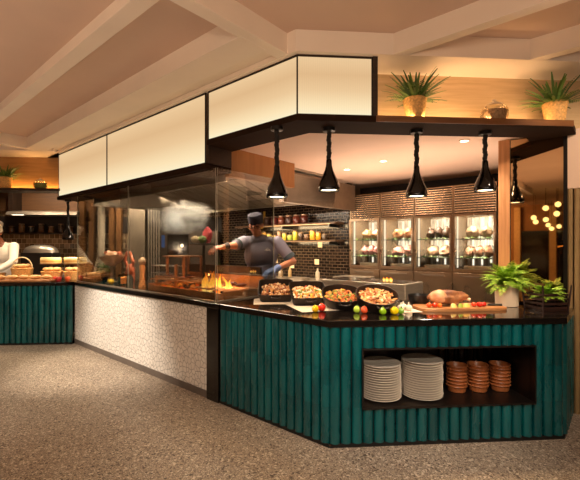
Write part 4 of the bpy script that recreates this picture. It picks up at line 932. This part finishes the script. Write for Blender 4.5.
# ================================================================== BREAD COUNTER DISPLAY
ZL = .9185
CRUST = pbr('bread_crust', (206, 140, 74), .6, scale=14, col2=(236, 196, 138), bump=.4, bscale=40)
b = B(); b.box(-.45, .45, -.14, .14, 0, .03); o = b.build('serving_board', BOARD, None, W('F', -4.05, 3.36, ZL), AF, bevel=.006); tag(o, 'long wooden serving board along the front of the bread counter', 'board')
for i in range(5):
    b = B(); b.ell((0, 0, .032), (.085, .045, .034), 16, 9, jit=.15, seed=i+40); o = b.build('bread_loaf', CRUST, None, W('F', -4.38+i*.165, 3.35, ZL+.031), AF+.2*((i % 2)*2-1), smooth=True)
    tag(o, 'small crusty loaf on the front board, %s from the glass screen' % order[4-i], 'bread', 'small loaves on the front board')
def basket(lab, loc, r, h, handle):
    t = thing('bread_basket', lab, 'basket', loc, AF)
    b = weave(B(), r, h, 9, 60, .82)
    b.build('weave', BASKET, t, smooth=True)
    if handle:
        b = B(); b.tube([(r*math.cos(a), 0, h+.0+r*1.15*math.sin(a)) for a in [PI*i/14 for i in range(15)]], .010, 8); b.build('handle', pbr('pale_cane', (236, 216, 176), .6), t, smooth=True)
    return t
def bread_pile(lab, loc, r, n, seed, mat=CRUST):
    r2 = random.Random(seed)
    for i in range(n):
        a = 2*PI*i/n; rr = r*.5
        b = B(); b.ell((0, 0, .03), (.06, .042, .032), 14, 8, jit=.15, seed=seed+i); o = b.build('bread_roll', mat, None, (loc[0]+rr*math.cos(a), loc[1]+rr*math.sin(a), loc[2]), r2.uniform(0, 3), smooth=True)
        tag(o, 'bread roll in '+lab, 'bread', 'bread rolls in '+lab)
basket('woven basket with a tall hoop handle, beside the person in white', W('F', -4.235, 3.63, ZL), .15, .18, True)
bread_pile('the basket with the hoop handle', W('F', -4.235, 3.63, ZL+.188), .15, 6, 60)
basket('round woven bowl basket without handle, between hoop basket and lamp', W('F', -3.78, 3.62, ZL), .15, .13, False)
bread_pile('the round basket without handle', W('F', -3.78, 3.62, ZL+.137), .15, 5, 80)
basket('small woven basket under the far heat lamp', W('F', -3.46, 3.60, ZL), .12, .13, False)
bread_pile('the small basket under the far lamp', W('F', -3.46, 3.60, ZL+.137), .12, 4, 95)
CHEESE = pbr('cheese', (246, 222, 160), .5, var=.1, scale=8)
def stand_with(lab, wlab, x, y, h, r):
    t = thing('cake_stand', lab, 'stand', W('F', x, y, ZL), AF); b = B(); b.lathe([(.07, 0), (.07, .01), (.02, .03), (.02, h-.03), (r*.9, h-.015), (r, h)], 28); b.build('pedestal', pbr('stand_wood', (120, 76, 40), .5), t, smooth=True)
    t = thing('cheese_wheel', wlab, 'cheese', W('F', x, y, ZL+h+.0005), AF); b = B(); b.lathe([(r*.85, 0), (r*.9, .01), (r*.9, .085), (r*.85, .095)], 30); b.build('wheel', CHEESE, t, smooth=True)
    b = B(); b.lathe([(r*.905, .03), (r*.912, .035), (r*.912, .05), (r*.905, .055)], 30, cap0=False, cap1=False); b.build('band', pbr('cheese_band', (226, 180, 90), .5), t)
stand_with('wooden pedestal stand behind the round basket', 'pale cheese wheel on the stand behind the round basket', -3.88, 3.78, .25, .165)
stand_with('wooden pedestal stand behind the small basket', 'pale cheese wheel on the stand by the far heat lamp', -3.50, 3.78, .25, .18)
for i, (x, y, lab) in enumerate(((-4.52, 3.45, 'olive wooden bowl in front of the person in white'),)):
    b = B(); b.lathe([(.06, 0), (.07, .005), (.12, .06), (.14, .12), (.13, .12), (.11, .06), (.02, .02)], 28); o = b.build('serving_bowl', pbr('olive_wood', (140, 110, 64), .45), None, W('F', x, y, ZL), smooth=True); tag(o, lab, 'bowl')
for i, (x, y, z, c, lab) in enumerate(((-3.62, 3.40, ZL, (206, 52, 30), 'red apple on the worktop before the round basket'), (-3.55, 3.36, ZL, (196, 40, 34), 'dark red apple beside the first red apple'), (-3.44, 3.40, ZL, (220, 90, 40), 'orange apple nearest the glass screen'))):
    t = thing('apple', lab, 'fruit', W('F', x, y, z), 0, 'apples on the bread counter')
    b = B(); b.lathe([(.008, .004), (.024, 0), (.037, .02), (.039, .042), (.03, .062), (.012, .066), (.003, .058)], 18); b.build('flesh', pbr('apple_%d' % c[0], c, .3, coat=.4, var=.2), t, smooth=True)
    b = B(); b.tube([(0, 0, .058), (.004, 0, .078)], .0025, 6); b.build('stem', BLKMET, t)
b = B(); b.lathe([(.10, 0), (.14, .012), (.17, .03), (.165, .03), (.135, .014), (.02, .008)], 30, cap1=False); o = b.build('plate', WHITE, None, W('F', -3.60, 3.395, ZL), smooth=True); o.location.x -= .32; tag(o, 'white oval plate on the bread counter before the baskets', 'plate')
# bread at the glass end
t = thing('bread_tray', 'low wooden tray of sliced bread at the bread-counter end of the glass', 'tray', W('D', -4.44, .22, ZG), AD)
b = B(); b.box(-.13, .13, -.14, .14, 0, .05); b.build('tray', BOARD, t, bevel=.006)
for i in range(6):
    b = B(); b.ell((0, 0, .04), (.06, .022, .045), 14, 8, jit=.1, seed=i); o = b.build('bread_slice', CRUST, None, W('D', -4.53+i*.038, .2+.03*(i % 2), ZG+.0505), AD+1.2, smooth=True); tag(o, 'bread slice on the low tray behind the glass, %s from the herbs' % order[5-i], 'bread', 'bread slices on the tray')

# ================================================================== PEOPLE
def hand(b, wrist, d, up, side, curl, s=1.0, thumb=1):
    """palm + five fingers; d: pointing direction, up: back-of-hand normal, side: toward thumb"""
    wv, d, up = Vector(wrist), Vector(d).normalized(), Vector(up).normalized(); side = d.cross(up).normalized()*thumb; up = side.cross(d).normalized()*thumb
    b.cap(wv, wv+d*.03*s, .026*s, .027*s)
    for q in range(4):
        o = (1.5-q)*.0205*s; k0 = wv+d*.02*s+side*o*.8; k1 = wv+d*.088*s+side*o
        b.cap(k0, k1, .0165*s, .013*s)
        L = (.040, .046, .043, .034)[q]*s; p = k1; dd = (d+side*(1.5-q)*.13).normalized(); c = curl
        for seg, f in enumerate((1, .65, .5)):
            a = c*(.8, .9, .7)[seg]; dd = (dd*math.cos(a)-up*math.sin(a)).normalized() if seg == 0 else (Matrix.Rotation(0, 3, 'Z') @ dd*math.cos(a)-(up*math.cos(a)).normalized()*math.sin(a)).normalized()
            p2 = p+dd*L*f; b.cap(p, p2, .0098*s, .0086*s, 10); p = p2
    tb = wv+d*.025*s+side*.028*s; t1 = tb+(d*.6+side*.8-up*.2).normalized()*.04*s; t2_ = t1+(d*.85+side*.15-up*.45*curl).normalized()*.032*s
    b.cap(tb, t1, .0135*s, .0115*s); b.cap(t1, t2_, .0115*s, .0095*s)
def head(b, c, f, s=1.0):
    """c centre of skull, f = facing direction (tilted)"""
    f = Vector(f).normalized(); sd = f.cross(Vector((0, 0, 1))).normalized(); up = sd.cross(f).normalized(); c = Vector(c)
    def P(a, bb, cc): return c+sd*a*s+f*bb*s+up*cc*s
    M3 = Matrix((sd, f, up)).transposed()
    def E(p, r):
        rs = []
        for k in range(11):
            a = -PI/2+PI*k/10; ca, sa = max(.03, math.cos(a)), math.sin(a)
            rs.append([tuple(Vector(p)+M3 @ Vector((ca*math.cos(2*PI*i/16)*r[0], ca*math.sin(2*PI*i/16)*r[1], sa*r[2]))*s) for i in range(16)])
        b.rings(rs)
    E(P(0, -.01, .03), (.078, .095, .088)); E(P(0, .022, -.045), (.060, .066, .075)); E(P(0, .06, -.095), (.03, .026, .022))
    E(P(0, .098, -.02), (.013, .020, .018)); b.cap(P(0, .084, .022), P(0, .108, -.024), .009*s, .012*s)
    E(P(0, .080, -.062), (.024, .012, .006)); E(P(0, .080, -.073), (.022, .012, .007)); b.cap(P(-.045, .072, .03), P(.045, .072, .03), .010*s, .010*s)
    for q in (-1, 1): E(P(q*.079, -.005, -.015), (.010, .020, .032)); E(P(q*.045, .056, -.03), (.022, .02, .018))
    return P
# --- chef
cf = Vector((-.35, 4.66, 0))
chef = thing('person', 'chef in dark cap and grey-blue short sleeves reaching over the grill', 'person', cf, 0)
b = B(); hc = (-.055, -.06, 1.70); P = head(b, hc, (-.22, -1, -.42), 1.0)
b.cap((-.02, .0, 1.50), (-.045, -.03, 1.62), .058, .054)
Rs, Re, Rw = (-.20, .0, 1.50), (-.29, -.21, 1.455), (-.405, -.33, 1.44)
Ls, Le, Lw = (.20, .03, 1.495), (.385, -.03, 1.265), (.18, -.20, 1.185)
b.cap((-.14, .01, 1.5), Rs, .06, .06); b.cap(Rs, Re, .055, .043); b.cap(Re, Rw, .043, .028)
b.cap((.14, .02, 1.5), Ls, .06, .06); b.cap(Ls, Le, .056, .044); b.cap(Le, Lw, .044, .029)
b.cap((0, .04, 1.42), (0, .05, 1.15), .10, .105); b.cap((0, .05, 1.0), (0, .04, 1.2), .14, .13)
for s in (-1, 1): b.cap((s*.09, .05, .95), (s*.11, .04, .50), .085, .058); b.cap((s*.11, .04, .50), (s*.11, .07, .09), .056, .038); b.cap((s*.11, .07, .05), (s*.12, -.09, .035), .04, .033)
hand(b, Rw, (-.8, -.55, -.15), (.2, -.2, 1), 0, .55, 1.0, 1)
hand(b, Lw, (-.75, -.35, -.30), (-.1, -.4, 1), 0, .8, 1.0, -1)
b.build('body', SKIN, chef, remesh=.0045)
SHIRT = pbr('grey_blue_shirt', (118, 114, 130), .8, var=.12, scale=9, bump=.3, bscale=18)
b = B()
b.ell((0, .025, 1.34), (.205, .135, .22), 22, 14); b.ell((0, .03, 1.12), (.185, .140, .20), 22, 14); b.ell((0, .045, .98), (.19, .15, .14), 20, 12); b.cap((-.15, .01, 1.495), (.15, .02, 1.49), .075, .075)
b.cap((-.05, -.01, 1.53), (.01, -.01, 1.53), .070, .070)
b.cap(Rs, tuple(Vector(Rs).lerp(Vector(Re), .75)), .076, .068); b.cap(Ls, tuple(Vector(Ls).lerp(Vector(Le), .72)), .078, .068)
b.build('shirt', SHIRT, chef, remesh=.009)
def cuff(a, c, r):
    a, c = Vector(a), Vector(c); b = B(); b.tube([a.lerp(c, .70), a.lerp(c, .86)], [r, r*.97], 18, caps=False); return b
cuff(Ls, Le, .074).build('sleeve_cuff', pbr('dark_teal_cuff', (52, 66, 72), .8), chef, smooth=True); cuff(Rs, Re, .074).build('sleeve_cuff', _m['dark_teal_cuff'], chef, smooth=True)
b = B(); b.box(.055, .12, -.124, -.119, 1.395, 1.41); b.tube([(.06, -.121, 1.395), (.09, -.124, 1.43), (.12, -.121, 1.395)], .004, 6); b.build('chest_emblem', pbr('white_thread', (220, 214, 206), .7), chef)
b = B(); b.T = Matrix.Translation(hc) @ Matrix.Rotation(-.22, 4, 'Z') @ Matrix.Rotation(R(20), 4, 'X')
b.lathe([(.088, .02), (.094, .04), (.094, .085), (.098, .10), (.09, .128), (.05, .142), (.005, .145)], 30, sx=.93, sy=1.13, c=(0, .012, 0)); b.build('cap', pbr('navy_cap', (40, 38, 58), .75, bump=.2), chef, smooth=True)
b = B()
for s in (-1, 1):
    c = P(s*.034, .088, .008); b.T = Matrix.Translation(c) @ Matrix.Rotation(R(90-22), 4, 'X'); b.lathe([(.022, -.002), (.025, 0), (.022, .002), (.019, 0), (.022, -.002)], 16, sx=1.1, cap0=False, cap1=False); b.T = Matrix.Identity(4)
    b.tube([P(s*.058, .084, .01), P(s*.08, .0, .01)], .003, 6)
b.tube([P(-.012, .098, .008), P(.012, .098, .008)], .003, 6); b.build('glasses', pbr('spectacle_frame', (30, 26, 26), .3), chef)
b = B()
for s in (-1, 1): b.ell(P(s*.034, .076, .006), (.011, .011, .009), 10, 8)
b.build('eyes', pbr('eye_dark', (40, 30, 26), .2), chef, smooth=True)
b = B(); lw = Vector(Lw); hand(b, Lw, (-.75, -.35, -.30), (-.1, -.4, 1), 0, .8, 1.16, -1); b.cap(lw+(Vector(Le)-lw)*.16, Lw, .041, .036); b.build('glove', pbr('blue_glove', (104, 128, 178), .4, var=.1, bump=.2), chef, remesh=.005)
b = B(); rw = Vector(Rw); b.tube([rw.lerp(Vector(Re), .10), rw.lerp(Vector(Re), .45)], [.037, .045], 16, caps=False); b.build('wrist_band', pbr('dark_band', (40, 36, 40), .8), chef, smooth=True)
b = B(); b.prism([(.15*math.cos(a)*1.32, .04+.168*math.sin(a)) for a in [PI+PI*i/14 for i in range(15)]]+[(.175, .06), (-.175, .06)], .55, 1.06); b.build('apron', pbr('dark_apron', (58, 42, 46), .85, bump=.2), chef, smooth=True)
b = B()
for s in (-1, 1): b.cap((s*.09, .05, .97), (s*.11, .04, .50), .098, .075); b.cap((s*.11, .04, .50), (s*.11, .07, .10), .074, .06)
b.build('trousers', pbr('black_trousers', (26, 24, 26), .85), chef, remesh=.01)
b = B()
for s in (-1, 1): b.cap((s*.11, .08, .052), (s*.12, -.10, .046), .05, .044)
b.build('shoes', BLKMET, chef, remesh=.008)
# --- person in white at the far left
pw = W('F', -4.86, 4.16)
per = thing('person', 'person in white jacket and white hat behind the bread counter', 'person', pw, AF)
b = B(); hc2 = (-.05, -.08, 1.66); P2 = head(b, hc2, (-.55, -1, -.35), 1.0)
b.cap((0, -.02, 1.46), (-.035, -.05, 1.56), .056, .053)
rs_, re_, rw_ = (-.19, -.02, 1.44), (-.27, -.17, 1.2), (-.14, -.36, 1.06); ls_, le_, lw_ = (.19, -.02, 1.44), (.27, -.17, 1.19), (.14, -.36, 1.05)
for a, c, d in ((rs_, re_, rw_), (ls_, le_, lw_)): b.cap(a, c, .055, .042); b.cap(c, d, .042, .028)
b.cap((0, 0, 1.4), (0, .03, 1.0), .12, .13); b.cap((-.15, 0, 1.45), (.15, 0, 1.45), .06, .06)
for s in (-1, 1): b.cap((s*.09, .04, .93), (s*.1, .03, .5), .085, .058); b.cap((s*.1, .03, .5), (s*.1, .06, .09), .056, .038); b.cap((s*.1, .06, .045), (s*.11, -.09, .035), .04, .032)
hand(b, rw_, (.35, -.7, -.35), (0, -.3, 1), 0, .5, 1., 1); hand(b, lw_, (-.35, -.7, -.35), (0, -.3, 1), 0, .5, 1., -1)
b.build('body', pbr('tan_skin', (140, 84, 58), .5), per, remesh=.007)
b = B(); b.ell((0, .01, 1.3), (.215, .15, .22), 20, 12); b.ell((0, .03, 1.05), (.20, .16, .22), 20, 12); b.ell((0, .03, .85), (.21, .17, .18), 20, 12); b.cap((-.16, 0, 1.43), (.16, 0, 1.43), .078, .078)
for a, c, d in ((rs_, re_, rw_), (ls_, le_, lw_)): b.cap(a, c, .078, .066); b.cap(c, tuple(Vector(c).lerp(Vector(d), .8)), .062, .046)
b.build('jacket', BONE, per, remesh=.01)
b = B(); b.T = Matrix.Translation(hc2) @ Matrix.Rotation(R(16), 4, 'X'); b.lathe([(.090, .02), (.095, .035), (.095, .09), (.115, .13), (.12, .16), (.10, .19), (.05, .2), (.005, .2)], 28, sx=.95, sy=1.1); b.build('hat', BONE, per, smooth=True)
b = B()
for s in (-1, 1): b.ell(P2(s*.034, .076, .006), (.012, .012, .010), 10, 8)
b.build('eyes', _m['eye_dark'], per, smooth=True)
b = B()
for s in (-1, 1): b.cap((s*.09, .04, .93), (s*.1, .03, .5), .1, .076); b.cap((s*.1, .03, .5), (s*.1, .06, .1), .075, .06)
b.build('trousers', _m['black_trousers'], per, remesh=.012)
b = B()
for s in (-1, 1): b.cap((s*.1, .07, .052), (s*.11, -.1, .046), .05, .044)
b.build('shoes', BLKMET, per, remesh=.01)

# ================================================================== LIGHT
WARM = (255, 190, 130)
for (x, y, z, tx, ty, tz, e, sp) in ((-3.7, 3.3, 2.9, -2.2, 4.85, .15, 640, 44), (-3.2, 2.6, 2.9, -3.2, 4.2, 0, 160, 80), (-1.6, 1.0, 2.9, -1.3, 2.4, 0, 60, 90),
                                   (-4.6, 4.0, 2.9, -4.6, 5.5, .3, 130, 70), (.9, 1.0, 2.9, 1.0, 2.9, .62, 170, 48), (.0, .2, 2.9, .0, 1.8, 0, 30, 95), (-.8, 1.5, 2.9, -.1, 2.9, .5, 90, 46), (1.9, 1.0, 2.9, 1.9, 2.8, .6, 60, 50)):
    light('room_spot', 'SPOT', (x, y, z), e, (255, 238, 218), (tx, ty, tz), .06, spot=sp, blend=.8)
light('room_spot', 'SPOT', (1.0, -1.2, 2.9), 260, (255, 236, 214), (.95, 2.95, .52), .05, spot=26, blend=.8)
light('wall_spot', 'SPOT', (2.3, 1.4, 2.9), 150, (255, 224, 190), (2.55, 3.3, 1.75), .06, spot=60)  # unseen spot added to brighten the ribbed wall and white bulkhead
light('shelf_strip', 'AREA', W('F', 1.15, .47, 2.475), 3, (255, 206, 146), W('F', 1.15, .49, 3.0), 1.4, .03)
light('shelf_strip_front', 'AREA', W('F', 1.15, .24, 2.475), 4.5, (255, 206, 150), W('F', 1.15, .5, 2.62), 1.4, .03)
light('far_shelf_strip', 'AREA', W('F', -4.3, 3.93, 2.385), 4, (255, 190, 110), W('F', -4.3, 3.97, 2.9), 1.0, .03)
for (x, y, e) in ((-3.6, 1.6, 92), (-1.6, .4, 96), (-3.4, -.8, 80), (.4, -.6, 92), (1.9, .2, 92), (-5.2, 3.6, 74), (-.9, -2., 64)):
    light('ceiling_uplight', 'SPOT', (x, y, .5), e, (255, 224, 196), (x, y+.2, 3.1), .12, spot=125, blend=1)  # added from below in place of light bounced onto the ceiling
for (x, e) in ((-3.6, 260), (-.8, 240), (1.6, 190)): light('ceiling_wash', 'SPOT', (x, -3.6, 1.3), e, (255, 220, 188), (x*.6, 2.4, 3.05), .15, spot=60, blend=1)  # added behind the camera to brighten the camera-facing beam sides
light('hood_light', 'AREA', W('D', -2.9, .85, 2.37), 130, (255, 232, 204), W('D', -2.9, 1.05, 1.0), 2.4, .3)
for q, x in enumerate((-4.35, -3.75, -3.15, -2.6, -2.1)): light('hood_spot', 'SPOT', W('D', x, .13, 2.165), 52, (255, 236, 206), W('D', x, .32, .9), .03, spot=85, blend=.7)  # added to brighten the grill and the display behind the glass
light('chef_spot', 'SPOT', W('D', -2.0, .40, 2.12), 60, (255, 228, 196), W('D', -1.72, .95, 1.35), .04, spot=60)  # both chef spots are added to brighten the chef, not hood lamps
light('chef_spot', 'SPOT', W('D', -1.55, .75, 2.14), 30, (255, 228, 196), W('D', -1.60, .9, 1.2), .04, spot=90)
light('steam_spot', 'SPOT', W('D', -2.85, .6, 2.30), 60, (255, 236, 206), W('D', -3.1, .9, 1.8), .05, spot=110)
for q in range(3): light('bread_light', 'SPOT', W('F', -4.45+q*.45, 3.76, 2.32), 62, (255, 226, 182), W('F', -4.4+q*.42, 3.55, .9), .03, spot=100)  # spots added under the far shelf slab to brighten the bread display
for q, (x, z) in enumerate(((-4.9, 2.9), (-4.1, 2.9), (-3.5, 2.9), (-2.95, 2.40), (-2.3, 2.40), (-1.7, 2.40))): light('far_kitchen_light', 'SPOT', W('F', x, 4.55, z), 70 if q < 3 else 170, (255, 232, 200), W('F', x, 5.3, 1.3), .05, spot=110)  # added to brighten the steel fittings and far kitchen wall
light('back_wall_light', 'AREA', W('D', -2.8, 2.72, 1.79), 10, (255, 222, 170), W('D', -2.8, 2.98, 1.5), 1.8, .05)
light('back_wall_light', 'AREA', W('D', -2.8, 2.72, 1.51), 8, (255, 222, 170), W('D', -2.8, 2.98, 1.1), 1.8, .05)
for q, (x, y, e) in enumerate(((-1.0, 2.1, 40), (.2, 2.0, 30), (-2.4, 1.9, 30))): light('kitchen_uplight', 'AREA', W('D', x, y, 1.5 if q < 2 else 1.6), e*.42, (255, 218, 188), W('D', x, y, 2.5), 1.0, .3)  # upward fill added to brighten the kitchen ceiling, no fitting there
light('dining_light', 'AREA', W('D', -3.5, -10.0, 2.9), 150, (255, 210, 160), W('D', -3.5, -12.5, 1.5), 2, 1)

wd = bpy.data.worlds.new('world'); sc.world = wd; wd.use_nodes = True
wd.node_tree.nodes['Background'].inputs[0].default_value = lin((255, 196, 140)); wd.node_tree.nodes['Background'].inputs[1].default_value = .05

# ================================================================== CAMERA
cam = bpy.data.cameras.new('camera'); co = bpy.data.objects.new('camera', cam); COL.objects.link(co)
co.location = (0, 0, ZC); co.rotation_euler = (R(90), 0, 0); cam.sensor_width = 36; cam.lens = 387/580*36; cam.shift_y = 6/580; cam.clip_start = .05
sc.camera = co
sc.view_settings.view_transform = 'Standard'; sc.view_settings.look = 'None'; sc.view_settings.exposure = 0
